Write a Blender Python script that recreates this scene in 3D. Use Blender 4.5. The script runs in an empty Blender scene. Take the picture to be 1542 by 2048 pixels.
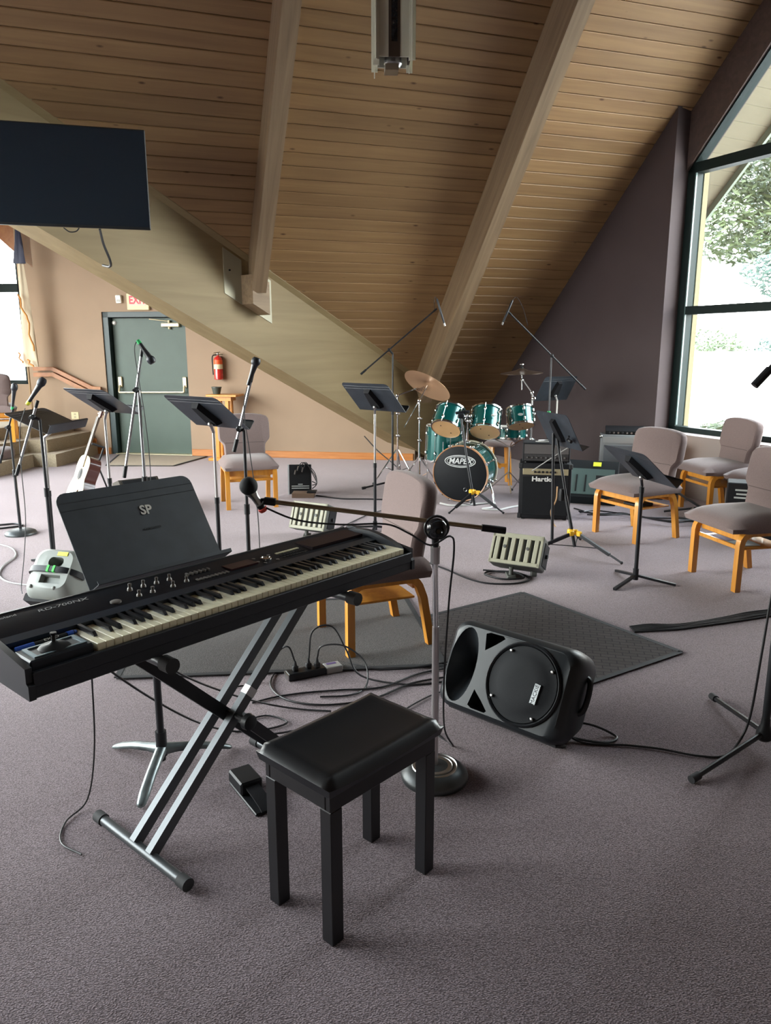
import bpy, bmesh, math, random
from math import sin, cos, pi, radians, sqrt
from mathutils import Vector, Matrix

random.seed(7)
SC = bpy.context.scene
COL = SC.collection

# ------------------------------------------------------------------ camera
cam_d = bpy.data.cameras.new('camera')
cam = bpy.data.objects.new('camera', cam_d)
COL.objects.link(cam)
cam_d.sensor_fit = 'HORIZONTAL'
cam_d.sensor_width = 36.0
cam_d.lens = 36.0 * 1510.0 / 1542.0
cam_d.clip_start = 0.05
cam_d.clip_end = 300
cam.location = (0, 0, 1.57)
cam.rotation_euler = (radians(90 - 12.291), 0, 0)
SC.camera = cam

# ------------------------------------------------------------------ world: bright hazy daylight
world = bpy.data.worlds.new('World')
SC.world = world
world.use_nodes = True
wn = world.node_tree
bg = wn.nodes['Background']
tcw = wn.nodes.new('ShaderNodeTexCoord')
sepw = wn.nodes.new('ShaderNodeSeparateXYZ')
rampw = wn.nodes.new('ShaderNodeValToRGB')
wn.links.new(tcw.outputs['Generated'], sepw.inputs[0])
wn.links.new(sepw.outputs['Z'], rampw.inputs[0])
rampw.color_ramp.elements[0].position = 0.0
rampw.color_ramp.elements[0].color = (1.0, 0.97, 0.92, 1)
rampw.color_ramp.elements[1].position = 0.9
rampw.color_ramp.elements[1].color = (0.72, 0.86, 1.0, 1)
wn.links.new(rampw.outputs[0], bg.inputs['Color'])
bg.inputs['Strength'].default_value = 26.0

SC.view_settings.view_transform = 'Standard'
SC.view_settings.look = 'None'
SC.view_settings.gamma = 1.0
SC.view_settings.use_curve_mapping = False
SC.view_settings.exposure = 0.0
SC.cycles.max_bounces = 10
SC.cycles.diffuse_bounces = 5
SC.cycles.glossy_bounces = 4
SC.cycles.transparent_max_bounces = 12

# daylight portals sit in the window openings (they add no light of their own)
def portal(name, loc, rx, rz, w, h):
    l = bpy.data.lights.new(name, 'AREA')
    l.shape = 'RECTANGLE'
    l.size = w
    l.size_y = h
    l.cycles.is_portal = True
    o = bpy.data.objects.new(name, l)
    COL.objects.link(o)
    o.location = loc
    o.rotation_euler = (rx, 0, rz)
    return o

# ------------------------------------------------------------------ helpers
def V(*a):
    return Vector(a)

def T(x=0, y=0, z=0):
    return Matrix.Translation((x, y, z))

def R(ax, deg):
    return Matrix.Rotation(radians(deg), 4, ax)

def look_z(p, q):
    """matrix placing the local z axis from p towards q"""
    d = Vector(q) - Vector(p)
    return Matrix.Translation(p) @ d.to_track_quat('Z', 'Y').to_matrix().to_4x4()

def frame(origin, xdir, ydir):
    x = Vector(xdir).normalized()
    z = x.cross(Vector(ydir)).normalized()
    y = z.cross(x)
    m = Matrix((x, y, z)).transposed().to_4x4()
    m.translation = Vector(origin)
    return m

def smooth_path(pts, n=6, closed=False):
    P = [Vector(p) for p in pts]
    out = []
    m = len(P)
    rng = range(m) if closed else range(m - 1)
    for i in rng:
        if closed:
            a, b, c, d = P[(i - 1) % m], P[i], P[(i + 1) % m], P[(i + 2) % m]
        else:
            a = P[i - 1] if i > 0 else P[0] * 2 - P[1]
            b, c = P[i], P[i + 1]
            d = P[i + 2] if i + 2 < m else P[-1] * 2 - P[-2]
        for k in range(n):
            t = k / n
            out.append(0.5 * ((2 * b) + (c - a) * t + (2 * a - 5 * b + 4 * c - d) * t * t + (3 * b - a - 3 * c + d) * t ** 3))
    if not closed:
        out.append(P[-1].copy())
    return out

class MB:
    def __init__(self):
        self.v = []
        self.f = []
    def add(self, vs, fs, M=None):
        o = len(self.v)
        for p in vs:
            p = Vector(p)
            self.v.append(M @ p if M else p)
        for f in fs:
            self.f.append([i + o for i in f])
        return self
    def bm(self, b, M=None):
        b.verts.ensure_lookup_table()
        b.verts.index_update()
        vs = [p.co.copy() for p in b.verts]
        fs = [[q.index for q in f.verts] for f in b.faces]
        b.free()
        return self.add(vs, fs, M)
    def box(self, x0, x1, y0, y1, z0, z1, M=None, bev=0.0, seg=1):
        if bev <= 0:
            vs = [(x, y, z) for z in (z0, z1) for y in (y0, y1) for x in (x0, x1)]
            fs = [[0, 2, 3, 1], [4, 5, 7, 6], [0, 1, 5, 4], [2, 6, 7, 3], [0, 4, 6, 2], [1, 3, 7, 5]]
            return self.add(vs, fs, M)
        b = bmesh.new()
        bmesh.ops.create_cube(b, size=1.0)
        for p in b.verts:
            p.co = Vector(((x0 + x1) / 2 + p.co.x * (x1 - x0), (y0 + y1) / 2 + p.co.y * (y1 - y0), (z0 + z1) / 2 + p.co.z * (z1 - z0)))
        bmesh.ops.bevel(b, geom=list(b.edges), offset=bev, segments=seg, affect='EDGES', profile=0.5)
        return self.bm(b, M)
    def tube(self, pts, r, n=8, caps=True, closed=False, M=None):
        P = [Vector(p) for p in pts]
        m = len(P)
        rr = r if isinstance(r, (list, tuple)) else [r] * m
        vs, fs = [], []
        up = None
        for i in range(m):
            if closed:
                t = P[(i + 1) % m] - P[i - 1]
            else:
                t = P[min(i + 1, m - 1)] - P[max(i - 1, 0)]
            if t.length < 1e-9:
                t = Vector((0, 0, 1))
            t.normalize()
            if up is None:
                up = t.orthogonal().normalized()
            else:
                up = up - t * up.dot(t)
                if up.length < 1e-6:
                    up = t.orthogonal()
                up.normalize()
            s = t.cross(up)
            for k in range(n):
                a = 2 * pi * k / n
                vs.append(P[i] + (up * cos(a) + s * sin(a)) * rr[i])
        last = m if closed else m - 1
        for i in range(last):
            j = (i + 1) % m
            for k in range(n):
                l = (k + 1) % n
                fs.append([i * n + k, i * n + l, j * n + l, j * n + k])
        if caps and not closed:
            fs.append([k for k in range(n)][::-1])
            fs.append([(m - 1) * n + k for k in range(n)])
        return self.add(vs, fs, M)
    def cyl(self, p, q, r, n=12, M=None):
        return self.tube([p, q], r, n, True, False, M)
    def lathe(self, prof, n=24, M=None, caps=True):
        vs, fs = [], []
        for (r, z) in prof:
            for k in range(n):
                a = 2 * pi * k / n
                vs.append((r * cos(a), r * sin(a), z))
        m = len(prof)
        for i in range(m - 1):
            for k in range(n):
                l = (k + 1) % n
                fs.append([i * n + k, i * n + l, (i + 1) * n + l, (i + 1) * n + k])
        if caps:
            fs.append([k for k in range(n)][::-1])
            fs.append([(m - 1) * n + k for k in range(n)])
        return self.add(vs, fs, M)
    def ring(self, prof, n=24, M=None):
        return self.lathe(list(prof) + [prof[0]], n, M, caps=False)
    def sphere(self, c, r, n=14, m=8, M=None, sc=(1, 1, 1)):
        prof = [(max(1e-4, r * sin(pi * i / m)), -r * cos(pi * i / m)) for i in range(m + 1)]
        S = Matrix.Translation(c) @ Matrix.Diagonal((sc[0], sc[1], sc[2], 1))
        return self.lathe(prof, n, (M @ S) if M else S)
    def prism(self, poly, z0, z1, M=None):
        n = len(poly)
        area = sum(poly[i][0] * poly[(i + 1) % n][1] - poly[(i + 1) % n][0] * poly[i][1] for i in range(n))
        if area < 0:
            poly = poly[::-1]
        vs = [(p[0], p[1], z0) for p in poly] + [(p[0], p[1], z1) for p in poly]
        fs = [list(range(n))[::-1], [n + i for i in range(n)]]
        for i in range(n):
            j = (i + 1) % n
            fs.append([i, j, n + j, n + i])
        return self.add(vs, fs, M)
    def loft(self, rings, caps=True, M=None):
        n = len(rings[0])
        vs = [p for r in rings for p in r]
        fs = []
        for i in range(len(rings) - 1):
            for k in range(n):
                l = (k + 1) % n
                fs.append([i * n + k, i * n + l, (i + 1) * n + l, (i + 1) * n + k])
        if caps:
            fs.append([k for k in range(n)][::-1])
            fs.append([(len(rings) - 1) * n + k for k in range(n)])
        return self.add(vs, fs, M)
    def ribbon(self, pts, wdir, w, t, M=None):
        """rectangular section swept along pts; wdir is the fixed width axis"""
        P = [Vector(p) for p in pts]
        wd = Vector(wdir).normalized()
        rings = []
        for i in range(len(P)):
            tan = (P[min(i + 1, len(P) - 1)] - P[max(i - 1, 0)]).normalized()
            nn = tan.cross(wd).normalized()
            a, b = wd * w / 2, nn * t / 2
            rings.append([P[i] + a + b, P[i] - a + b, P[i] - a - b, P[i] + a - b])
        return self.loft(rings, True, M)
    def slab(self, poly, off):
        off = Vector(off)
        n = len(poly)
        vs = [Vector(p) for p in poly] + [Vector(p) + off for p in poly]
        fs = [list(range(n)), [n + i for i in range(n)][::-1]]
        for i in range(n):
            j = (i + 1) % n
            fs.append([i, n + i, n + j, j])
        return self.add(vs, fs)
    def mesh(self, name, material=None, angle=35):
        me = bpy.data.meshes.new(name)
        me.from_pydata([tuple(p) for p in self.v], [], self.f)
        me.update()
        b = bmesh.new()
        b.from_mesh(me)
        bmesh.ops.recalc_face_normals(b, faces=b.faces)
        b.to_mesh(me)
        b.free()
        if angle:
            me.polygons.foreach_set('use_smooth', [True] * len(me.polygons))
            me.set_sharp_from_angle(angle=radians(angle))
        if material:
            me.materials.append(material)
        return me
    def build(self, name, material, parent=None, M=None, angle=35):
        return link(name, self.mesh(name, material, angle), parent, M)

def link(name, me, parent=None, M=None):
    o = bpy.data.objects.new(name, me)
    COL.objects.link(o)
    if parent:
        o.parent = parent
    if M is not None:
        o.matrix_local = M
    return o

def tag(o, label, cat, group=None):
    o['label'] = label
    o['category'] = cat
    if group:
        o['group'] = group
    return o

def thing(name, label, cat, loc=(0, 0, 0), rz=0.0, group=None):
    o = bpy.data.objects.new(name, None)
    o.empty_display_size = 0.1
    COL.objects.link(o)
    o.location = loc
    o.rotation_euler = (0, 0, radians(rz))
    return tag(o, label, cat, group)

def struct(o):
    o['kind'] = 'structure'
    return o

def copy_tree(src, loc, rz, label, group=None):
    r = src.copy()
    COL.objects.link(r)
    r.location = loc
    r.rotation_euler = (0, 0, radians(rz))
    r['label'] = label
    if group:
        r['group'] = group
    for ch in list(src.children):
        c = ch.copy()
        COL.objects.link(c)
        c.parent = r
        for g in list(ch.children):
            d = g.copy()
            COL.objects.link(d)
            d.parent = c
    return r

def heading(dx, dy):
    """rotation about z (degrees) that turns local +y onto (dx, dy)"""
    return math.degrees(math.atan2(dy, dx)) - 90

def lettering(body, size, material, parent, M, depth=0.001, shear=0.0, bold=0.0, name='lettering', sx=1.0):
    cu = bpy.data.curves.new(name, 'FONT')
    cu.body = body
    cu.size = size
    cu.extrude = depth
    cu.shear = shear
    cu.offset = bold
    cu.align_x = 'CENTER'
    cu.align_y = 'CENTER'
    cu.resolution_u = 3
    tmp = bpy.data.objects.new('tmp', cu)
    COL.objects.link(tmp)
    dg = bpy.context.evaluated_depsgraph_get()
    me = bpy.data.meshes.new_from_object(tmp.evaluated_get(dg))
    bpy.data.objects.remove(tmp)
    bpy.data.curves.remove(cu)
    me.name = name
    if sx != 1.0:
        for p in me.vertices:
            p.co.x *= sx
    me.materials.clear()
    me.materials.append(material)
    return link(name, me, parent, M)

# ------------------------------------------------------------------ materials
MATS = {}
def mat(name, col, rough=0.5, metal=0.0, spec=0.5, noise=0.0, nscale=30.0, bump=0.0, bscale=200.0, coat=0.0, stretch=None, sheen=0.0):
    if name in MATS:
        return MATS[name]
    m = bpy.data.materials.new(name)
    m.use_nodes = True
    nt = m.node_tree
    b = nt.nodes['Principled BSDF']
    b.inputs['Base Color'].default_value = (*col, 1)
    b.inputs['Roughness'].default_value = rough
    b.inputs['Metallic'].default_value = metal
    b.inputs['Specular IOR Level'].default_value = spec
    b.inputs['Coat Weight'].default_value = coat
    b.inputs['Coat Roughness'].default_value = 0.15
    b.inputs['Sheen Weight'].default_value = sheen
    if noise or bump:
        tc = nt.nodes.new('ShaderNodeTexCoord')
        src = tc.outputs['Object']
        if stretch:
            mp = nt.nodes.new('ShaderNodeMapping')
            mp.inputs['Scale'].default_value = stretch
            nt.links.new(src, mp.inputs[0])
            src = mp.outputs[0]
        if noise:
            nz = nt.nodes.new('ShaderNodeTexNoise')
            nz.inputs['Scale'].default_value = nscale
            nz.inputs['Detail'].default_value = 4
            nt.links.new(src, nz.inputs['Vector'])
            rp = nt.nodes.new('ShaderNodeValToRGB')
            rp.color_ramp.elements[0].position = 0.3
            rp.color_ramp.elements[1].position = 0.7
            rp.color_ramp.elements[0].color = (*[c * (1 - noise) for c in col], 1)
            rp.color_ramp.elements[1].color = (*[min(1, c * (1 + noise)) for c in col], 1)
            nt.links.new(nz.outputs['Fac'], rp.inputs[0])
            nt.links.new(rp.outputs[0], b.inputs['Base Color'])
        if bump:
            nz2 = nt.nodes.new('ShaderNodeTexNoise')
            nz2.inputs['Scale'].default_value = bscale
            nz2.inputs['Detail'].default_value = 2
            nt.links.new(src, nz2.inputs['Vector'])
            bp = nt.nodes.new('ShaderNodeBump')
            bp.inputs['Strength'].default_value = bump
            bp.inputs['Distance'].default_value = 0.002
            nt.links.new(nz2.outputs['Fac'], bp.inputs['Height'])
            nt.links.new(bp.outputs[0], b.inputs['Normal'])
    MATS[name] = m
    return m

def wood_mat(name, c1, c2, rough=0.45, scale=3.0, stretch=(1, 14, 14), knots=False, coat=0.0, rand=0.0):
    m = bpy.data.materials.new(name)
    m.use_nodes = True
    nt = m.node_tree
    b = nt.nodes['Principled BSDF']
    b.inputs['Roughness'].default_value = rough
    b.inputs['Coat Weight'].default_value = coat
    tc = nt.nodes.new('ShaderNodeTexCoord')
    oi = nt.nodes.new('ShaderNodeObjectInfo')
    off = nt.nodes.new('ShaderNodeVectorMath')
    off.operation = 'MULTIPLY_ADD'
    comb = nt.nodes.new('ShaderNodeCombineXYZ')
    for i in range(3):
        nt.links.new(oi.outputs['Random'], comb.inputs[i])
    nt.links.new(comb.outputs[0], off.inputs[0])
    off.inputs[1].default_value = (37.0, 11.0, 5.0)
    nt.links.new(tc.outputs['Object'], off.inputs[2])
    mp = nt.nodes.new('ShaderNodeMapping')
    mp.inputs['Scale'].default_value = stretch
    nt.links.new(off.outputs[0], mp.inputs[0])
    nz = nt.nodes.new('ShaderNodeTexNoise')
    nz.inputs['Scale'].default_value = scale
    nz.inputs['Detail'].default_value = 6
    nz.inputs['Distortion'].default_value = 0.6
    nt.links.new(mp.outputs[0], nz.inputs['Vector'])
    rp = nt.nodes.new('ShaderNodeValToRGB')
    rp.color_ramp.elements[0].position = 0.3
    rp.color_ramp.elements[1].position = 0.7
    rp.color_ramp.elements[0].color = (*c1, 1)
    rp.color_ramp.elements[1].color = (*c2, 1)
    nt.links.new(nz.outputs['Fac'], rp.inputs[0])
    colour = rp.outputs[0]
    if knots:
        vo = nt.nodes.new('ShaderNodeTexVoronoi')
        vo.inputs['Scale'].default_value = 1.0
        mk = nt.nodes.new('ShaderNodeMapping')
        mk.inputs['Scale'].default_value = (2.6, 7.0, 7.0)
        nt.links.new(off.outputs[0], mk.inputs[0])
        nt.links.new(mk.outputs[0], vo.inputs['Vector'])
        kr = nt.nodes.new('ShaderNodeValToRGB')
        kr.color_ramp.elements[0].position = 0.035
        kr.color_ramp.elements[0].color = (1, 1, 1, 1)
        kr.color_ramp.elements[1].position = 0.10
        kr.color_ramp.elements[1].color = (0, 0, 0, 1)
        nt.links.new(vo.outputs['Distance'], kr.inputs[0])
        mx = nt.nodes.new('ShaderNodeMixRGB')
        mx.inputs['Color2'].default_value = (c1[0] * 0.35, c1[1] * 0.28, c1[2] * 0.22, 1)
        nt.links.new(kr.outputs[0], mx.inputs['Fac'])
        nt.links.new(colour, mx.inputs['Color1'])
        colour = mx.outputs[0]
    if rand:
        hs = nt.nodes.new('ShaderNodeHueSaturation')
        mr = nt.nodes.new('ShaderNodeMapRange')
        mr.inputs['To Min'].default_value = 1 - rand
        mr.inputs['To Max'].default_value = 1 + rand
        nt.links.new(oi.outputs['Random'], mr.inputs['Value'])
        nt.links.new(mr.outputs[0], hs.inputs['Value'])
        nt.links.new(colour, hs.inputs['Color'])
        colour = hs.outputs[0]
    nt.links.new(colour, b.inputs['Base Color'])
    MATS[name] = m
    return m

def glass_mat():
    m = bpy.data.materials.new('window_glass')
    m.use_nodes = True
    nt = m.node_tree
    for n in list(nt.nodes):
        nt.nodes.remove(n)
    out = nt.nodes.new('ShaderNodeOutputMaterial')
    tr = nt.nodes.new('ShaderNodeBsdfTransparent')
    tr.inputs[0].default_value = (0.96, 0.98, 0.97, 1)
    gl = nt.nodes.new('ShaderNodeBsdfGlossy')
    gl.inputs['Roughness'].default_value = 0.02
    mx = nt.nodes.new('ShaderNodeMixShader')
    mx.inputs[0].default_value = 0.05
    nt.links.new(tr.outputs[0], mx.inputs[1])
    nt.links.new(gl.outputs[0], mx.inputs[2])
    nt.links.new(mx.outputs[0], out.inputs[0])
    return m

def carpet_mat(name, c_lo, c_hi, weave=170.0, bump=0.55, blotch=0.10, sheen=0.15):
    m = bpy.data.materials.new(name)
    m.use_nodes = True
    nt = m.node_tree
    b = nt.nodes['Principled BSDF']
    b.inputs['Roughness'].default_value = 0.95
    b.inputs['Specular IOR Level'].default_value = 0.15
    b.inputs['Sheen Weight'].default_value = sheen
    b.inputs['Sheen Roughness'].default_value = 0.45
    b.inputs['Sheen Tint'].default_value = (1.0, 0.85, 0.84, 1)
    tc = nt.nodes.new('ShaderNodeTexCoord')
    mp = nt.nodes.new('ShaderNodeMapping')
    mp.inputs['Rotation'].default_value = (0, 0, radians(35))
    mp.inputs['Scale'].default_value = (1.0, 1.7, 1.0)
    nt.links.new(tc.outputs['Object'], mp.inputs[0])
    vo = nt.nodes.new('ShaderNodeTexVoronoi')
    vo.inputs['Scale'].default_value = weave
    nt.links.new(mp.outputs[0], vo.inputs['Vector'])
    nz = nt.nodes.new('ShaderNodeTexNoise')
    nz.inputs['Scale'].default_value = 220
    nz.inputs['Detail'].default_value = 2
    nt.links.new(tc.outputs['Object'], nz.inputs['Vector'])
    n2 = nt.nodes.new('ShaderNodeTexNoise')
    n2.inputs['Scale'].default_value = 1.6
    n2.inputs['Detail'].default_value = 5
    nt.links.new(tc.outputs['Object'], n2.inputs['Vector'])
    mx = nt.nodes.new('ShaderNodeMath')
    mx.operation = 'ADD'
    mu = nt.nodes.new('ShaderNodeMath')
    mu.operation = 'MULTIPLY'
    mu.inputs[1].default_value = 0.75
    nt.links.new(vo.outputs['Distance'], mu.inputs[0])
    nt.links.new(mu.outputs[0], mx.inputs[0])
    nt.links.new(nz.outputs['Fac'], mx.inputs[1])
    rp = nt.nodes.new('ShaderNodeValToRGB')
    rp.color_ramp.elements[0].position = 0.45
    rp.color_ramp.elements[1].position = 1.0
    rp.color_ramp.elements[0].color = (*c_hi, 1)
    rp.color_ramp.elements[1].color = (*c_lo, 1)
    nt.links.new(mx.outputs[0], rp.inputs[0])
    hs = nt.nodes.new('ShaderNodeHueSaturation')
    mr = nt.nodes.new('ShaderNodeMapRange')
    mr.inputs['From Min'].default_value = 0.3
    mr.inputs['From Max'].default_value = 0.7
    mr.inputs['To Min'].default_value = 1 - blotch
    mr.inputs['To Max'].default_value = 1 + blotch
    nt.links.new(n2.outputs['Fac'], mr.inputs['Value'])
    nt.links.new(mr.outputs[0], hs.inputs['Value'])
    nt.links.new(rp.outputs[0], hs.inputs['Color'])
    nt.links.new(hs.outputs[0], b.inputs['Base Color'])
    bp = nt.nodes.new('ShaderNodeBump')
    bp.inputs['Strength'].default_value = bump
    bp.inputs['Distance'].default_value = 0.004
    bp.invert = True
    nt.links.new(mx.outputs[0], bp.inputs['Height'])
    nt.links.new(bp.outputs[0], b.inputs['Normal'])
    MATS[name] = m
    return m

M_glass = glass_mat()
M_carpet = carpet_mat('mauve_carpet', (0.085, 0.066, 0.075), (0.275, 0.222, 0.256), sheen=0.45)
M_stepcarpet = carpet_mat('tan_carpet', (0.27, 0.22, 0.15), (0.50, 0.42, 0.30), 120)
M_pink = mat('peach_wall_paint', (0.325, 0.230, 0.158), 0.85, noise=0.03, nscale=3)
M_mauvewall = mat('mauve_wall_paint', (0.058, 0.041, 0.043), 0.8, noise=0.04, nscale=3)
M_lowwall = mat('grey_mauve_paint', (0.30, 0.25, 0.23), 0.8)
M_plank = wood_mat('cedar_planks', (0.262, 0.152, 0.070), (0.345, 0.212, 0.098), 0.5, 2.0, (0.4, 9, 9), knots=True, rand=0.09)
M_beam = wood_mat('glulam_beam', (0.245, 0.178, 0.085), (0.315, 0.236, 0.120), 0.6, 1.6, (0.35, 5, 5), rand=0.02)
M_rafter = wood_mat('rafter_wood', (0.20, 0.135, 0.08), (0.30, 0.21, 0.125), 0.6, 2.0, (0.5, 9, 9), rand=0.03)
M_soffit = mat('cream_soffit', (0.15, 0.132, 0.085), 0.8, noise=0.05, nscale=4)
M_frame = mat('dark_green_window_frame', (0.007, 0.016, 0.015), 0.55, spec=0.2)
M_door = mat('green_door_paint', (0.045, 0.075, 0.058), 0.5, noise=0.05, nscale=5)
M_doorframe = mat('dark_green_frame', (0.022, 0.042, 0.045), 0.45)
M_brass = mat('satin_brass', (0.72, 0.63, 0.42), 0.35, 0.6)
M_rail = wood_mat('orange_oak_rail', (0.27, 0.095, 0.025), (0.38, 0.15, 0.045), 0.4, 3, (3, 3, 3))
M_base = wood_mat('orange_oak_trim', (0.42, 0.145, 0.035), (0.56, 0.225, 0.065), 0.4, 3, (1, 10, 10))
M_oak = wood_mat('golden_oak', (0.54, 0.205, 0.022), (0.70, 0.31, 0.042), 0.35, 3, (9, 9, 1), coat=0.25)
M_matte = mat('matte_black', (0.012, 0.012, 0.014), 0.75, spec=0.15)
M_black = mat('black_plastic', (0.010, 0.011, 0.013), 0.45, spec=0.32)
M_blackmetal = mat('black_powdercoat', (0.013, 0.014, 0.017), 0.40, 0.0, 0.42)
M_chrome = mat('chrome', (0.78, 0.79, 0.80), 0.12, 1.0)
M_steel = mat('brushed_steel', (0.50, 0.50, 0.49), 0.3, 1.0)
M_white = mat('white_plastic', (0.75, 0.74, 0.70), 0.4)
M_cable = mat('black_cable', (0.014, 0.014, 0.016), 0.5)
M_rubber = mat('rubber', (0.022, 0.022, 0.024), 0.75)
M_yellow = mat('yellow_plastic', (0.85, 0.48, 0.02), 0.4)
M_yellowtape = mat('yellow_tape', (0.72, 0.74, 0.05), 0.5)
M_green = mat('green_tape', (0.02, 0.42, 0.12), 0.5)
M_red = mat('red_plastic', (0.75, 0.05, 0.05), 0.4)
M_dark = mat('dark_recess', (0.004, 0.004, 0.005), 0.8)
M_fabric = mat('mauve_upholstery', (0.195, 0.146, 0.138), 0.95, spec=0.1, noise=0.14, nscale=260, bump=0.25, bscale=500, sheen=0.2)
# ================================================================== the building
# roof plane A: 45 degrees, planks run along DPv, it climbs towards the camera
HH = radians(71.6)
DPv = V(sin(HH), cos(HH), 0)
NHv = V(-cos(HH), sin(HH), 0)
RFOOT = 11.04
RNv = (NHv + V(0, 0, 1)).normalized()          # outward normal of the roof
RDOWN = (NHv - V(0, 0, 1)).normalized()
RIDGE = 8.5
def roofpt(s, z, d=0.0):
    """point on the inner roof face; d = depth below it"""
    return DPv * s + NHv * (RFOOT - z) + V(0, 0, z) - RNv * d
def s_val(z):
    return 3.087 - 1.8295 * (z - 1.538)
# right gable wall plane
GH = radians(-26)
GDv = V(-sin(GH), -cos(GH), 0)                 # along the wall towards the camera
GNv = V(cos(GH), -sin(GH), 0)                  # outwards
GO = V(3.0, 8.43, 0)
def gp(t, z, off=0.0):
    return GO + GDv * t + GNv * off + V(0, 0, z)
def s_wall(z):
    return 4.944 + 0.15 * z
# left gable (peach) wall
WTH = radians(8.5)
WAv = V(cos(WTH), -sin(WTH), 0)
WBv = V(sin(WTH), cos(WTH), 0)
WO = V(0, 10.70, 0)
def wp(w, z, off=0.0):
    """w along the wall to the right, off = distance in front of it"""
    return WO + WAv * w - WBv * off + V(0, 0, z)

# ---- floor
m = MB()
m.slab([(-20, -9, 0), (9, -9, 0), (9, 16, 0), (-20, 16, 0)][::-1], (0, 0, -0.1))
struct(m.build('floor', M_carpet))

# ---- plank ceiling, one board per row
m = MB()
zt = RIDGE
poly = [roofpt(s_val(0.48), 0.48, -0.05), roofpt(s_wall(0.48) + 0.15, 0.48, -0.05), roofpt(s_wall(3.96) + 0.15, 3.96, -0.05), roofpt(5.87, 4.0, -0.05), roofpt(5.87 + 0.133 * 4.5, zt, -0.05), roofpt(s_val(zt), zt, -0.05)]
m.slab(poly, RNv * 0.12)
ceiling = struct(m.build('ceiling', M_rafter))
PW = 0.14
dz = PW / sqrt(2)
k = 0
z = 0.42
while z + dz < RIDGE:
    z0, z1 = z + 0.0016, z + dz - 0.0016
    g = MB()
    # tongue-and-groove board: bevelled edges, seen from below
    sl0, sl1 = s_val(z0) - 0.15, s_val(z1) - 0.15
    sr = 9.0
    if z1 < 3.9:
        sr0, sr1 = s_wall(z0) + 0.05, s_wall(z1) + 0.05
    else:
        sr0 = sr1 = 5.86 + 0.133 * max(0.0, z - 4.0)
    if sr0 - sl0 > 0.1:
        c = 0.006 / sqrt(2)
        prof = [(z0, -0.03), (z0, -0.002), (z0 + c, 0.004), (z1 - c, 0.004), (z1, -0.002), (z1, -0.03)]
        org = roofpt(sl0, (z0 + z1) / 2)
        Mw = frame(org, DPv, RDOWN)
        Mi = Mw.inverted()
        ra = [Mi @ roofpt(sl0 + (sl1 - sl0) * (q[0] - z0) / (z1 - z0), q[0], q[1]) for q in prof]
        rb = [Mi @ roofpt(sr0 + (sr1 - sr0) * (q[0] - z0) / (z1 - z0), q[0], q[1]) for q in prof]
        g.loft([ra, rb])
        g.build('plank', M_plank, ceiling, Mw)
    z += dz
    k += 1

# ---- rafters
def rafter(s0, wid, zlo, zhi, depth, nm, matr):
    g = MB()
    org = roofpt(s0, zlo)
    Mw = frame(org, -RDOWN, DPv)
    Mi = Mw.inverted()
    pts = [roofpt(s0, zlo), roofpt(s0 + wid, zlo), roofpt(s0 + wid, zlo, depth), roofpt(s0, zlo, depth)]
    pt2 = [roofpt(s0, zhi), roofpt(s0 + wid, zhi), roofpt(s0 + wid, zhi, depth), roofpt(s0, zhi, depth)]
    g.loft([[Mi @ p for p in pts], [Mi @ p for p in pt2]])
    return struct(g.build(nm, matr, None, Mw, angle=30))
# the rafter feet are cut plumb against the valley beam
rafter(1.285, 0.148, 2.42, RIDGE, 0.40, 'trim_1', M_rafter)
rafter(3.705, 0.155, 1.12, RIDGE, 0.40, 'trim_2', M_rafter)

# ---- valley beam: deep glulam running down to the floor behind the drums
VD = V(0.614, 0.66, -0.433).normalized()
VH = V(0.614, 0.66, 0).normalized()
VM = VH.cross(V(0, 0, 1)).normalized()         # faces the camera side
VC = V(-1.3809, 8.6109, 2.506)
tanv = 0.433 / sqrt(0.614 ** 2 + 0.66 ** 2)
def vpt(kk, zz, off):
    p = VC + VH * kk - VM * off
    p.z = zz
    return p
def vtop(kk):
    return VC.z - tanv * kk
k0 = -7.5
k1 = (VC.z - 0.42) / tanv
kb = (VC.z - 1.06) / tanv
BW = 0.39
prof = [(k0, vtop(k0)), (k1, vtop(k1)), (k1, 0.0), (kb, 0.0), (k0, vtop(k0) - 1.06)]
Mw = frame(VC, VH, V(0, 0, 1))
Mi = Mw.inverted()
g = MB()
g.loft([[Mi @ vpt(a, b, 0) for a, b in prof], [Mi @ vpt(a, b, BW) for a, b in prof]])
beam = struct(g.build('trim_3', M_beam, None, Mw, angle=20))
# the closing strip along its upper edge
g = MB()
def strip(kk):
    return [Mi @ vpt(kk, vtop(kk) + 0.02, 0.05), Mi @ vpt(kk, vtop(kk) + 0.0, -0.035), Mi @ vpt(kk, vtop(kk) - 0.055, -0.035), Mi @ vpt(kk, vtop(kk) - 0.11, 0.0), Mi @ vpt(kk, vtop(kk) - 0.11, 0.05)]
g.loft([strip(k0), strip(k1 - 0.1)])
g.build('edge_strip', M_beam, beam, None, 20)
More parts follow.
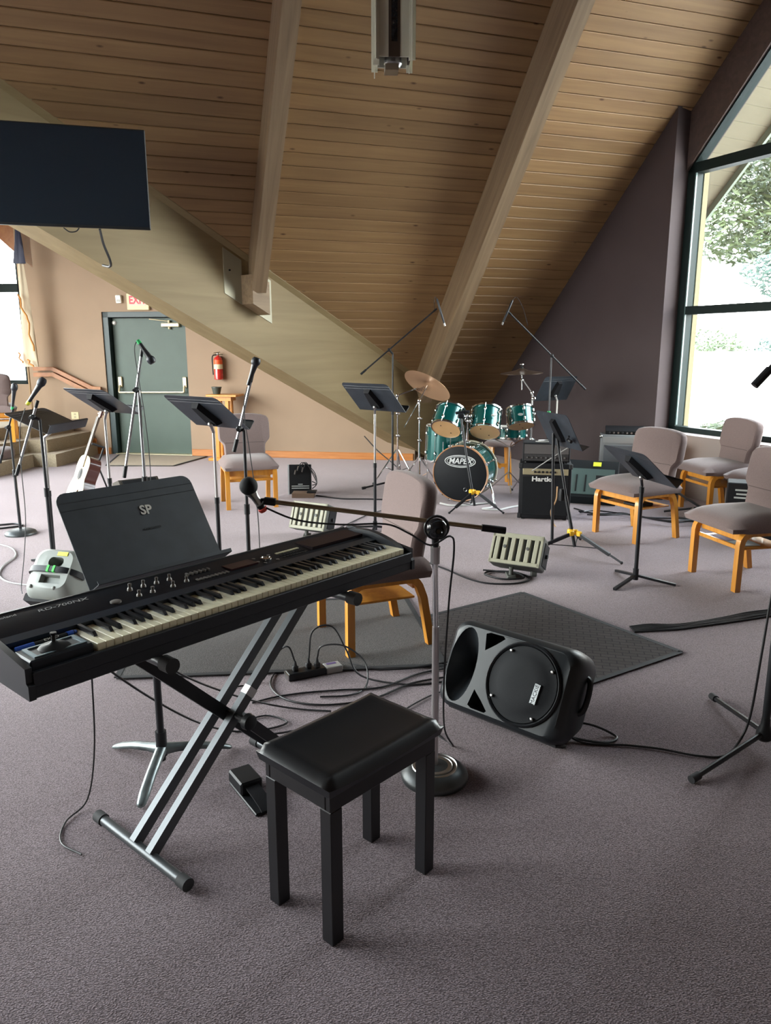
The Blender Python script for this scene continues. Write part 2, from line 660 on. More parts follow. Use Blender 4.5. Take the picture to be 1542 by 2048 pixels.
# painted steel hanger that carries the first rafter
M_hanger = mat('hanger_paint', (0.36, 0.34, 0.25), 0.45, 0.2)
kh = (roofpt(1.36, 2.42, 0.3) - VC).dot(VH)
g = MB()
for (ka, kb2, off) in ((kh - 0.33, kh - 0.10, 0.006), (kh + 0.11, kh + 0.29, 0.006)):
    poly = [Mi @ vpt(ka, vtop(ka) - 0.14, 0), Mi @ vpt(kb2, vtop(kb2) - 0.14, 0), Mi @ vpt(kb2, vtop(kb2) - 0.60, 0), Mi @ vpt(ka, vtop(ka) - 0.60, 0)]
    g.slab(poly, (Mi.to_3x3() @ VM) * 0.008)
hang = g.build('hanger_bracket', M_hanger, beam)
g = MB()
ka, kb2 = kh - 0.11, kh + 0.115
poly = [Mi @ vpt(ka, vtop(ka) - 0.30, 0), Mi @ vpt(kb2, vtop(kb2) - 0.26, 0), Mi @ vpt(kb2, vtop(kb2) - 0.60, 0), Mi @ vpt(ka, vtop(ka) - 0.60, 0)]
g.slab(poly, (Mi.to_3x3() @ VM) * 0.20)
g.build('hanger_seat', M_rafter, beam)
for (da, dzz) in ((0.20, -0.24), (0.23, -0.31), (0.24, -0.50), (-0.26, -0.33)):
    g = MB()
    p = Mi @ vpt(kh + da, vtop(kh + da) + dzz, -0.008)
    g.cyl(p, p + (Mi.to_3x3() @ VM) * 0.012, 0.010, 8)
    g.build('bolt', M_black, hang)

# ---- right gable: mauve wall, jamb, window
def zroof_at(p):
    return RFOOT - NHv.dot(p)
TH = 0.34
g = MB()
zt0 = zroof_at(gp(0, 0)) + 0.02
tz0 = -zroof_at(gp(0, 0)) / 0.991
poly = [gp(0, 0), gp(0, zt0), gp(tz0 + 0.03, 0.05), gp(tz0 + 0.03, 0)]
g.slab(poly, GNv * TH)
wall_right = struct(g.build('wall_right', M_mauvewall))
SILL = 0.68
tr = (NHv.dot(gp(0, 0)) - (RFOOT - RIDGE)) / 0.991       # under the ridge
tend = 2.9  # glazing stops short and unseen wall follows, weakening light from the right
g = MB()
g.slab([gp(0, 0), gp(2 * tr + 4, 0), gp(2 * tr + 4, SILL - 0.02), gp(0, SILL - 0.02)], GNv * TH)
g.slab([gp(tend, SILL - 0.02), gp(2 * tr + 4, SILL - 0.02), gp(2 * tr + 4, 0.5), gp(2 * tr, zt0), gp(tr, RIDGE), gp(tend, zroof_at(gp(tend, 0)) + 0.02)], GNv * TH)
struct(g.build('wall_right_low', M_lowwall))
# window frame, off is the distance outside the wall face
def bar3(g, p, q, w, d, up):
    """bar from p to q: width w along 'up', depth d along GNv"""
    up = Vector(up).normalized() * w / 2
    gn = GNv * d / 2
    g.loft([[p + up + gn, p - up + gn, p - up - gn, p + up - gn], [q + up + gn, q - up + gn, q - up - gn, q + up - gn]])
win = thing('window_1', 'tall gable window', 'window')
del win['category'], win['label']
struct(win)
OFF = 0.27
sl = V(0, 0, 0)
ztop = lambda t: 3.40 + 1.06 * t if t <= tr else 3.40 + 1.06 * (2 * tr - t)
g = MB(); bar3(g, gp(0.045, SILL, OFF), gp(0.045, ztop(0.045), OFF), 0.09, 0.12, GDv); g.build('window_frame', M_frame, win, None, 0)
g = MB(); bar3(g, gp(0.0, SILL - 0.0, OFF), gp(tend, SILL - 0.0, OFF), 0.07, 0.12, V(0, 0, 1)); g.build('window_frame', M_frame, win, None, 0)
g = MB(); bar3(g, gp(0.0, ztop(0.0) + 0.02, OFF), gp(tend, ztop(tend), OFF), 0.12, 0.12, V(0, 0, 1)); g.build('window_frame', M_frame, win, None, 0)
g = MB(); bar3(g, gp(0.0, 3.40, OFF), gp(tend, 3.40, OFF), 0.10, 0.12, V(0, 0, 1)); g.build('mullion', M_frame, win, None, 0)
g = MB(); bar3(g, gp(0.09, 1.96, OFF), gp(tend, 1.96, OFF), 0.085, 0.12, V(0, 0, 1)); g.build('mullion', M_frame, win, None, 0)
for tt in (1.85, 2.82):
    g = MB(); bar3(g, gp(tt, SILL, OFF), gp(tt, ztop(tt), OFF), 0.09, 0.12, GDv); g.build('mullion', M_frame, win, None, 0)
g = MB(); bar3(g, gp(0.10, SILL + 0.05, OFF - 0.05), gp(0.10, 3.35, OFF - 0.05), 0.012, 0.02, GDv); g.build('glazing_bead', mat('green_bead', (0.10, 0.17, 0.165), 0.3), win, None, 0)
cols = [0.05, 1.85, tend]
for a, b in zip(cols, cols[1:]):
    for (za, zb) in ((SILL, 1.96), (1.96, 3.40)):
        g = MB(); g.slab([gp(a, za, OFF), gp(b, za, OFF), gp(b, zb, OFF), gp(a, zb, OFF)], GNv * 0.006); g.build('pane', M_glass, win, None, 0)
    g = MB()
    pl = [gp(a, 3.40, OFF), gp(b, 3.40, OFF), gp(b, ztop(b), OFF)]
    if a < tr < b:
        pl += [gp(tr, ztop(tr), OFF)]
    pl += [gp(a, ztop(a), OFF)]
    g.slab(pl, GNv * 0.006); g.build('pane', M_glass, win, None, 0)
# gable rafter above the window
g = MB()
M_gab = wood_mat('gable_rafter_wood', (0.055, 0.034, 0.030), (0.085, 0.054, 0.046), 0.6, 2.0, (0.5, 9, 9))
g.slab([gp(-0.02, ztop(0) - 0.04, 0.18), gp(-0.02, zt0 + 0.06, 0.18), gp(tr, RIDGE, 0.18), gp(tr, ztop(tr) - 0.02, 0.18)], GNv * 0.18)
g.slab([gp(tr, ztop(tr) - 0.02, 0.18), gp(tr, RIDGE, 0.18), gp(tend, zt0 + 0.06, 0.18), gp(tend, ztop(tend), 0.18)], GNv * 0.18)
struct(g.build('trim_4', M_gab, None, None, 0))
# soffit boards beyond the glass
M_soff_g = mat('soffit_gap', (0.25, 0.21, 0.14), 0.9)
sof = struct(MB().slab([gp(-3.2, zroof_at(gp(-3.2, 0)) + 0.02, 0.36), gp(tr, RIDGE, 0.36), gp(tr, RIDGE, 1.45), gp(-3.2, zroof_at(gp(-3.2, 0)) + 0.02, 1.45)], (0, 0, 0.1)).build('trim_5', M_soff_g, None, None, 0))
tt = -3.2
while tt < tr - 0.2:
    t2 = tt + 0.132
    g = MB()
    za, zb = zroof_at(gp(tt, 0)) - 0.0, zroof_at(gp(t2, 0)) - 0.0
    g.slab([gp(tt, za, 0.36), gp(t2 - 0.006, zb - 0.006, 0.36), gp(t2 - 0.006, zb - 0.006, 1.40), gp(tt, za, 1.40)], (0, 0, 0.02))
    g.build('soffit_board', M_soffit, sof, None, 0)
    tt = t2
g = MB()
g.slab([gp(-3.2, zroof_at(gp(-3.2, 0)) - 0.10, 1.40), gp(tr, RIDGE - 0.10, 1.40), gp(tr, RIDGE + 0.12, 1.40), gp(-3.2, zroof_at(gp(-3.2, 0)) + 0.12, 1.40)], GNv * 0.04)
g.build('fascia', mat('fascia_paint', (0.18, 0.22, 0.17), 0.6), sof, None, 0)
# outside stop of the jamb, seen through the glass
g = MB(); g.slab([gp(0.0, 0.3, 0.34), gp(0.098, 0.3, 0.34), gp(0.098, 3.5, 0.34), gp(0.0, 3.5, 0.34)], GNv * 0.07)
g.build('outer_jamb', mat('outer_jamb_paint', (0.17, 0.145, 0.075), 0.8), wall_right, None, 0)

# ---- left gable: peach wall with door opening and window opening
ROOFB0 = V(-0.071, 9.991, 1.538)
slopeB = 0.849
def zB(w):
    p = wp(w, 0)
    return 1.538 - slopeB * (p - ROOFB0).dot(WAv)
wR = -5.43                                   # right jamb of the left window
DL, DRr, DT = -4.17, -2.90, 2.075            # door opening
wend = 0.42
SIL2 = 1.03
# ridge of roof B
wridge = -7.3
zridge = zB(wridge)
def zB2(w):
    return zB(w) if w >= wridge else zB(2 * wridge - w)
g = MB()
g.slab([wp(wR, 0), wp(DL, 0), wp(DL, zB(DL) + 0.02), wp(wR, zB(wR) + 0.02)], WBv * 0.25)
g.slab([wp(DL, DT), wp(DRr, DT), wp(DRr, zB(DRr) + 0.02), wp(DL, zB(DL) + 0.02)], WBv * 0.25)
g.slab([wp(DRr, 0), wp(wend, 0), wp(wend, zB(wend)), wp(DRr, zB(DRr) + 0.02)], WBv * 0.25)
wl2 = wridge + 0.25
g.slab([wp(wl2, 0), wp(wR, 0), wp(wR, SIL2), wp(wl2, SIL2)], WBv * 0.25)
g.slab([wp(wridge, 0), wp(wl2, 0), wp(wl2, zB2(wl2) + 0.02), wp(wridge, zridge)], WBv * 0.25)
struct(g.build('wall_back', M_pink, None, None, 0))
# its window
w2 = thing('window_2', 'w', 'w'); del w2['category'], w2['label']; struct(w2)
def barw(g, p, q, wd, d, up):
    up = Vector(up).normalized() * wd / 2
    gn = WBv * d / 2
    g.loft([[p + up + gn, p - up + gn, p - up - gn, p + up - gn], [q + up + gn, q - up + gn, q - up - gn, q + up - gn]])
ZT2 = lambda w: 2.93 + 0.849 * (wR - w) if w >= wridge else 2.93 + 0.849 * (wR - (2 * wridge - w))
g = MB(); barw(g, wp(wR - 0.03, SIL2, -0.1), wp(wR - 0.03, ZT2(wR), -0.1), 0.06, 0.1, WAv); g.build('window_frame', M_frame, w2, None, 0)
g = MB(); barw(g, wp(wl2, SIL2 + 0.02, -0.1), wp(wR, SIL2 + 0.02, -0.1), 0.07, 0.1, V(0, 0, 1)); g.build('window_frame', M_frame, w2, None, 0)
g = MB(); barw(g, wp(wl2, 2.43, -0.1), wp(wR, 2.43, -0.1), 0.12, 0.1, V(0, 0, 1)); g.build('mullion', M_frame, w2, None, 0)
for ww in (-6.35,):
    g = MB(); barw(g, wp(ww, SIL2, -0.1), wp(ww, ZT2(ww), -0.1), 0.09, 0.1, WAv); g.build('mullion', M_frame, w2, None, 0)
cc = [wl2, -6.35, wR]
for a, b in zip(cc, cc[1:]):
    g = MB(); g.slab([wp(a, SIL2, -0.1), wp(b, SIL2, -0.1), wp(b, 2.43, -0.1), wp(a, 2.43, -0.1)], WBv * 0.006); g.build('pane', M_glass, w2, None, 0)
    pl = [wp(a, 2.43, -0.1), wp(b, 2.43, -0.1), wp(b, ZT2(b), -0.1)]
    if a < wridge < b:
        pl.append(wp(wridge, ZT2(wridge), -0.1))
    pl.append(wp(a, ZT2(a), -0.1))
    g = MB(); g.slab(pl, WBv * 0.006); g.build('pane', M_glass, w2, None, 0)
# gable rafter over that window
g = MB()
g.slab([wp(wR + 0.25, ZT2(wR) - 0.23), wp(wR + 0.25, zB(wR) + 0.1), wp(wridge, zridge + 0.1), wp(wridge, ZT2(wridge))], WBv * 0.2)
struct(g.build('trim_6', M_rail, None, None, 0))

# roof B and its far slope, the opposite slope of the main roof, and the walls that close the room
def vline(z):
    return roofpt(s_val(z), z)
ridge_pt = vline(RIDGE)
apex_back = wp(wridge, zridge)
g = MB()
# B: from the valley to its ridge
back_low = wp(wend + 0.3, zB(wend + 0.3), -0.3)
g.slab([vline(0.45), ridge_pt, wp(wridge, zridge, -0.3), back_low], (0, 0, 0.12))
rb = (ridge_pt - wp(wridge, zridge)).dot(-WBv)
# opposite slope of the main roof
def opp(s, z):
    return DPv * s + NHv * (RFOOT - 2 * RIDGE + z) + V(0, 0, z)
sl_ = s_val(RIDGE)
g.slab([opp(9.2, RIDGE), opp(sl_, RIDGE), opp(sl_, 0), opp(9.2, 0)], (0, 0, 0.12))
struct(g.build('ceiling_far', M_rafter, None, None, 0))
# unseen left wall, glazed along most of its length, set inward for stronger light
pA, pB = wp(wridge, 0, 0), V(-4.9, -1.0, 0)
LWd = (pB - pA).normalized()
LWl = (pB - pA).length
LWn = V(0, 0, 1).cross(LWd)
if LWn.x > 0:
    LWn = -LWn
def lw(q, z, off=0.0):
    return pA + LWd * q + LWn * off + V(0, 0, z)
LZ0, LZ1, LQ0, LQ1 = 0.30, 3.4, 2.2, 10.6
g = MB()
g.slab([lw(0, 0), lw(LWl, 0), lw(LWl, LZ0), lw(0, LZ0)], LWn * 0.2)
g.slab([lw(0, LZ1), lw(LWl, LZ1), lw(LWl, RIDGE), lw(0, RIDGE)], LWn * 0.2)
g.slab([lw(0, LZ0), lw(LQ0, LZ0), lw(LQ0, LZ1), lw(0, LZ1)], LWn * 0.2)
g.slab([lw(LQ1, LZ0), lw(LWl, LZ0), lw(LWl, LZ1), lw(LQ1, LZ1)], LWn * 0.2)
g.slab([pB, V(-4.9, -9, 0), V(-4.9, -9, RIDGE), pB + V(0, 0, RIDGE)], (-0.2, 0, 0))
struct(g.build('wall_left', M_pink, None, None, 0))
w3 = thing('window_3', 'w', 'w'); del w3['category'], w3['label']; struct(w3)
def barl(g, p, q, wd, d, up):
    up = Vector(up).normalized() * wd / 2
    gn = LWn * d / 2
    g.loft([[p + up + gn, p - up + gn, p - up - gn, p + up - gn], [q + up + gn, q - up + gn, q - up - gn, q + up - gn]])
nq = 5
for i in range(nq + 1):
    qq = LQ0 + (LQ1 - LQ0) * i / nq
    g = MB(); barl(g, lw(qq, LZ0, 0.1), lw(qq, LZ1, 0.1), 0.09, 0.1, LWd); g.build('mullion', M_frame, w3, None, 0)
    if i < nq:
        q2 = LQ0 + (LQ1 - LQ0) * (i + 1) / nq
        g = MB(); g.slab([lw(qq, LZ0, 0.1), lw(q2, LZ0, 0.1), lw(q2, LZ1, 0.1), lw(qq, LZ1, 0.1)], LWn * 0.006); g.build('pane', M_glass, w3, None, 0)
for zz in (LZ0 + 0.03, 1.9, LZ1 - 0.03):
    g = MB(); barl(g, lw(LQ0, zz, 0.1), lw(LQ1, zz, 0.1), 0.08, 0.1, V(0, 0, 1)); g.build('mullion', M_frame, w3, None, 0)

# ---- portals
def portal_face(name, c, inward, w, h):
    o = portal(name, c, 0, 0, w, h)
    o.rotation_mode = 'QUATERNION'
    o.rotation_quaternion = Vector(inward).to_track_quat('-Z', 'Y')
    return o
portal_face('daylight_right', gp(tend / 2, 4.0, 0.45), -GNv, tend + 0.2, 7.0)
portal_face('daylight_back', wp((wl2 + wR) / 2, 3.1, -0.3), -WBv, 1.8, 4.2)
portal_face('daylight_left', lw((LQ0 + LQ1) / 2, (LZ0 + LZ1) / 2, 0.3), -LWn, LQ1 - LQ0, LZ1 - LZ0)

# ---- door set back in the peach wall
d1 = thing('door_1', 'd', 'd'); del d1['category'], d1['label']; struct(d1)
Mdoor = frame(wp(0, 0), WAv, WBv)           # local x along the wall, y into the wall
d1.matrix_world = Mdoor
DE = 0.12
g = MB()
g.box(DL, DL + 0.085, 0.02, 0.25, 0, DT)
g.box(DRr - 0.03, DRr, 0.06, 0.25, 0, DT)
g.box(DL, DRr, 0.02, 0.25, DT - 0.075, DT)
g.build('door_frame', M_doorframe, d1, None, 0)
g = MB()
g.box(DL + 0.095, DRr - 0.035, DE, DE + 0.045, 0.012, DT - 0.085, bev=0.003)
leaf = g.build('door_leaf', M_door, d1, None, 0)
lx0, lx1 = DL + 0.095, DRr - 0.035
g = MB()
g.tube([(lx0 + 0.07, DE - 0.075, 0.92), (lx1 - 0.06, DE - 0.075, 0.93)], 0.014, 10)
g.build('push_bar', M_brass, leaf)
for xx in (lx0 + 0.07, lx1 - 0.06):
    g = MB()
    g.box(xx - 0.032, xx + 0.032, DE - 0.035, DE, 0.99, 1.15, bev=0.01)
    g.tube([(xx, DE - 0.03, 1.02), (xx, DE - 0.06, 0.98), (xx, DE - 0.075, 0.925)], 0.016, 8)
    g.build('bar_bracket', M_brass, leaf)
g = MB()
g.box(-3.30, -3.02, DE - 0.06, DE, 1.86, 1.92, bev=0.012)
g.tube([(-3.18, DE - 0.03, 1.94), (-3.47, DE - 0.06, 1.972)], 0.009, 6)
g.tube([(-3.18, DE - 0.03, 1.83), (-3.18, DE - 0.03, 1.955)], 0.018, 8)
g.build('door_closer', M_brass, leaf)
g = MB()
g.lathe([(0.03, 0), (0.034, 0.01), (0.02, 0.03)], 12, T(lx0 + 0.035, DE, 1.925) @ R('X', 90))
g.build('strike_plate', M_white, leaf)
g = MB()
g.box(DL + 0.06, DRr, 0.0, 0.25, 0.0, 0.012)
g.build('threshold', M_brass, d1, None, 0)
# closing panel behind the door
g = MB(); g.slab([wp(DL, 0, -0.25), wp(DRr, 0, -0.25), wp(DRr, DT, -0.25), wp(DL, DT, -0.25)], WBv * 0.03)
g.build('back_panel', M_doorframe, d1, Mdoor.inverted(), 0)

# ---- baseboards
def baseboard(nm, a, b, z0, z1):
    g = MB()
    Mw = frame(wp(a, 0), WAv, WBv)
    g.box(0, b - a, -0.018, 0, z0, z1, bev=0.004)
    return struct(g.build(nm, M_base, None, Mw, 20))
baseboard('baseboard_back', DRr + 0.005, wend - 0.02, 0, 0.10)
baseboard('baseboard_back_left', -4.42, DL - 0.005, 0, 0.10)
baseboard('baseboard_back_step', -4.72, -4.40, 0.10, 0.235)

# ---- carpeted platform steps at the far left
def steps_level(nm, pts, z0, z1):
    g = MB()
    g.prism([(p[0], p[1]) for p in pts], z0, z1)
    return g.build(nm, M_stepcarpet, None, None, 20)
stp = thing('trim_7', 's', 's'); del stp['category'], stp['label']; struct(stp)
far = [wp(-4.75, 0, 0.03), wp(-7.25, 0, 0.03)]
def poly_of(front, wr):
    e = wp(wr, 0, 0.03)
    return front + [(e.x, e.y)] + [(far[1].x, far[1].y), (-6.75, front[0][1] - 0.2)]
lv = [([(-4.92, 8.9), (-4.80, 9.36), (-4.725, 10.05), (-4.42, 10.05), (-4.345, 10.80)], -4.38, 0.0, 0.17),
      ([(-5.25, 9.1), (-5.06, 9.72), (-4.88, 10.25), (-4.61, 10.25), (-4.47, 11.04)], -4.47, 0.17, 0.34),
      ([(-5.6, 9.3), (-5.36, 9.95), (-5.16, 10.45), (-4.93, 10.47), (-4.74, 11.1)], -4.74, 0.34, 0.50)]
for (fr, wr, z0, z1) in lv:
    g = MB()
    g.prism(poly_of(fr, wr), z0, z1)
    g.build('step', M_stepcarpet, stp, None, 20)
# wooden handrail on the wall above the steps
g = MB()
for (dzz, hh_) in ((0.0, 0.055), (-0.085, 0.06)):
    pts = [wp(-5.27, 1.26 + dzz, 0.075), wp(-4.96, 1.265 + dzz, 0.075), wp(-4.36, 0.985 + dzz, 0.075), wp(-4.22, 0.975 + dzz, 0.075)]
    g.ribbon(pts, WBv, 0.05, hh_)
hr = struct(g.build('trim_8', M_rail, None, None, 20))
g = MB()
for w_, z_ in ((-5.0, 1.17), (-4.5, 0.95)):
    g.tube([wp(w_, z_, 0.0), wp(w_, z_, 0.075)], 0.012, 8)
g.build('rail_bracket', M_brass, hr)
# ================================================================== chairs
def puffy(g, outline, t, M=None, inset=0.9, round_=0.55):
    """cushioned slab from an outline in local XY, thickness t along z"""
    cx = sum(p[0] for p in outline) / len(outline)
    cy = sum(p[1] for p in outline) / len(outline)
    def ring(s, z):
        return [Vector((cx + (p[0] - cx) * s, cy + (p[1] - cy) * s, z)) for p in outline]
    sc_ = 1 - inset
    g.loft([ring(1 - sc_, -t / 2), ring(1 - sc_ * 0.35, -t / 2 + 0.12 * t), ring(1, -t * 0.25), ring(1, t * 0.25), ring(1 - sc_ * 0.35, t / 2 - 0.12 * t), ring(1 - sc_, t / 2), ring(0.5, t / 2 + 0.06 * t)], True, M)

def bend(pts):
    return smooth_path(pts, 5)

def make_chair(label, loc, rz):
    c = thing('upholstered_chair', label, 'chair', loc, rz, 'oak chairs with mauve seats')
    # bent-wood side frames: front leg, rail and splayed rear leg in one
    for s in (-1, 1):
        x = 0.235 * s
        path = [(x, 0.215, 0.0), (x, 0.215, 0.16), (x, 0.215, 0.315)]
        path += [(x, 0.215 - 0.075 * (1 - cos(a)), 0.315 + 0.075 * sin(a)) for a in (pi / 8, pi / 4, 3 * pi / 8, pi / 2)]
        path += [(x, 0.0, 0.39), (x, -0.105, 0.39)]
        path += [(x, -0.105 - 0.07 * sin(a), 0.39 - 0.07 * (1 - cos(a))) for a in (pi / 8, pi / 4, 3 * pi / 8)]
        path += [(x, -0.195, 0.28), (x, -0.245, 0.0)]
        g = MB()
        g.ribbon(path, (1, 0, 0), 0.042, 0.040)
        g.build('side_frame', M_oak, c, None, 40)
    g = MB()
    g.box(-0.215, 0.215, 0.165, 0.185, 0.325, 0.385, bev=0.004)
    g.build('front_rail', M_oak, c, None, 30)
    g = MB()
    g.box(-0.215, 0.215, -0.165, -0.145, 0.325, 0.385, bev=0.004)
    g.build('rear_rail', M_oak, c, None, 30)
    g = MB()
    g.box(-0.215, 0.215, -0.16, 0.20, 0.272, 0.284, bev=0.003)
    g.box(-0.215, 0.215, 0.185, 0.203, 0.272, 0.298, bev=0.003)
    g.build('book_shelf', M_oak, c, None, 30)
    # seat cushion: dished waterfall pad
    nx, ny = 13, 15
    W2, y0, y1 = 0.272, -0.235, 0.300
    def top(u, v):
        x = -W2 + 2 * W2 * u
        y = y0 + (y1 - y0) * v
        e = min(1.0, min(u, 1 - u) / 0.22)
        f = min(1.0, (1 - v) / 0.42)
        b = min(1.0, v / 0.12)
        r = lambda q: sqrt(max(0.0, 1 - (1 - q) ** 2))
        zz = 0.428 + 0.078 * r(e) * r(f) * (0.60 + 0.40 * r(b))
        return Vector((x * (0.97 + 0.03 * r(f)), y, zz))
    vs, fs = [], []
    for j in range(ny):
        for i in range(nx):
            vs.append(top(i / (nx - 1), j / (ny - 1)))
    nt = len(vs)
    for j in range(ny):
        for i in range(nx):
            p = vs[j * nx + i]
            vs.append(Vector((p.x * 0.96, p.y * 0.97, 0.391 if j < ny - 3 else 0.396)))
    for j in range(ny - 1):
        for i in range(nx - 1):
            a = j * nx + i
            fs.append([a, a + 1, a + nx + 1, a + nx])
            fs.append([nt + a, nt + a + nx, nt + a + nx + 1, nt + a + 1])
    for i in range(nx - 1):
        fs.append([i, nt + i, nt + i + 1, i + 1])
        a = (ny - 1) * nx + i
        fs.append([a, a + 1, nt + a + 1, nt + a])
    for j in range(ny - 1):
        a = j * nx
        fs.append([a, a + nx, nt + a + nx, nt + a])
        a = j * nx + nx - 1
        fs.append([a, nt + a, nt + a + nx, a + nx])
    g = MB()
    g.add(vs, fs)
    g.build('seat', M_fabric, c, None, 60)
    # backrest: wide shoulders over a narrower waist
    half = [(0.0, 0.915), (0.10, 0.911), (0.18, 0.900), (0.232, 0.884), (0.254, 0.858), (0.262, 0.81), (0.262, 0.72), (0.260, 0.665), (0.252, 0.642), (0.226, 0.616), (0.212, 0.594), (0.208, 0.56), (0.207, 0.50), (0.20, 0.425), (0.12, 0.415)]
    outl = half + [(-x, z) for x, z in half[::-1] if x > 0]
    g = MB()
    Mb = T(0, -0.165, 0.43) @ R('X', 9) @ T(0, 0, -0.43) @ R('X', 90)
    puffy(g, outl, 0.085, Mb, 0.95)
    back = g.build('backrest', M_fabric, c, None, 50)
    g = MB()
    Ms = T(0, -0.165, 0.43) @ R('X', 9)
    g.tube([Ms @ V(-0.20, 0.0445, 0.185), Ms @ V(0.20, 0.0445, 0.185)], 0.0022, 5)
    g.build('seam', mat('seam_thread', (0.10, 0.075, 0.07), 0.9), back)
    return c

CH = make_chair('mauve chair seen side on, right behind the keyboard, on the grey mat', (-0.075, 3.955, 0), heading(-0.92, -0.39))
copy_tree(CH, (-1.395, 7.58, 0), heading(0.316, -0.949), 'mauve chair facing the camera in front of the peach wall, beside the small table')
copy_tree(CH, (2.13, 6.29, 0), heading(-0.89, -0.46), 'mauve chair behind the low music stand on the right, facing left')
copy_tree(CH, (2.46, 5.02, 0), heading(-0.97, -0.22), 'mauve chair nearest the right edge, with papers on its shelf')
copy_tree(CH, (3.23, 7.26, 0), heading(-0.98, -0.18), 'mauve chair under the gable window, its back dark against the light')
copy_tree(CH, (3.45, 6.66, 0), heading(-0.98, -0.18), 'mauve chair mostly hidden behind the nearest right chair, by the window')
copy_tree(CH, (-5.24, 10.15, 0.34), heading(-0.35, 0.94), 'chair standing on the carpeted step, cut by the left edge')
# papers on the shelf of the near right chair
Mch = T(2.46, 5.02, 0) @ R('Z', heading(-0.97, -0.22))
g = MB()
g.box(-0.20, -0.06, 0.02, 0.19, 0, 0.006, M=Matrix.Identity(4))
o = g.build('song_sheet', mat('pale_blue_paper', (0.62, 0.74, 0.80), 0.7), None, Mch @ T(0.02, -0.02, 0.2855) @ R('Z', -4), 0)
tag(o, 'pale blue sheets on the shelf under the nearest right chair', 'paper')
g = MB()
g.box(-0.02, 0.15, 0.0, 0.16, 0, 0.008)
o = g.build('song_book', mat('lilac_cover', (0.34, 0.28, 0.42), 0.6), None, Mch @ T(0, 0, 0.2855) @ R('Z', 3), 0)
tag(o, 'thin lilac booklet on the shelf under the nearest right chair', 'booklet')
g = MB()
g.box(-0.14, 0.02, -0.02, 0.155, 0, 0.022, bev=0.003)
MchA = T(2.13, 6.29, 0) @ R('Z', heading(-0.89, -0.46))
o = g.build('hymn_book', M_black, None, MchA @ T(-0.03, 0, 0.2855), 0)
tag(o, 'black hymn book on the shelf of the chair behind the low stand', 'book')

# kneeling cushion on the lowest step
g = MB()
puffy(g, [(0.30 * cos(a) * (1 if abs(cos(a)) < 0.8 else 1), 0.30 * sin(a)) for a in [2 * pi * i / 20 for i in range(20)]], 0.14, None, 0.85)
o = g.build('floor_cushion', M_fabric, None, T(-5.10, 9.66, 0.235), 50)
tag(o, 'rounded mauve cushion on the lowest carpeted step, left edge', 'cushion')

# ================================================================== piano bench
bx_, by_ = V(0.284, 0.308, 0).normalized(), V(-0.198, 0.174, 0).normalized()
bc = V(-0.094, 1.973, 0)
bench = thing('piano_bench', 'black padded piano bench in the foreground, before the keyboard', 'bench', bc, math.degrees(math.atan2(bx_.y, bx_.x)))
M_blackwood = mat('black_lacquer', (0.010, 0.010, 0.012), 0.38, noise=0.1, nscale=8)
M_vinyl = mat('black_vinyl', (0.012, 0.013, 0.016), 0.30, spec=0.5, bump=0.06, bscale=220)
for sx in (-1, 1):
    for sy in (-1, 1):
        g = MB()
        x, y = sx * 0.192, sy * 0.112
        g.box(x - 0.021, x + 0.021, y - 0.021, y + 0.021, 0, 0.401, bev=0.002)
        g.build('leg', M_blackwood, bench, None, 30)
for (a, b, c_, d) in ((-0.213, 0.213, -0.133, -0.113), (-0.213, 0.213, 0.113, 0.133), (-0.213, -0.193, -0.113, 0.113), (0.193, 0.213, -0.113, 0.113)):
    g = MB()
    g.box(a, b, c_, d, 0.40, 0.462, bev=0.003)
    g.build('apron', M_blackwood, bench, None, 30)
# seat pad: padded vinyl wrapped over the frame, sagging a little between its corners
bmm = bmesh.new()
bmesh.ops.create_grid(bmm, x_segments=26, y_segments=18, size=1.0)
vs = []
for p in bmm.verts:
    u, v = p.co.x, p.co.y                       # -1..1
    r = lambda q: sqrt(max(0.0, 1 - (1 - min(1.0, q)) ** 2))
    e = min(r((1 - abs(u)) / 0.16), r((1 - abs(v)) / 0.24))
    sag = 0.010 * (1 - u ** 4) * (1 - v ** 4)
    wave = 0.012 * (1 - abs(u) ** 3) * (1 - e) * (1 if v < 0 else 0.4)
    p.co = Vector((u * 0.231, v * 0.149, 0.478 + 0.028 * e - sag - wave))
bmm.faces.ensure_lookup_table()
ext = bmesh.ops.extrude_edge_only(bmm, edges=[e for e in bmm.edges if e.is_boundary])
low = [q for q in ext['geom'] if isinstance(q, bmesh.types.BMVert)]
for q in low:
    q.co.z = 0.452
    q.co.x *= 0.972
    q.co.y *= 0.955
g = MB()
g.bm(bmm)
g.build('seat_pad', M_vinyl, bench, None, 50)
g = MB()
for k in range(4):
    a = k * 2.1
    g.tube(smooth_path([(0.13 + 0.012 * k, -0.10, 0.455), (0.145 + 0.01 * k, -0.085 - 0.01 * k, 0.40 + 0.01 * k), (0.165, -0.09, 0.43), (0.18, -0.10, 0.461)], 4), 0.002, 5)
g.build('loose_staples', M_steel, bench)

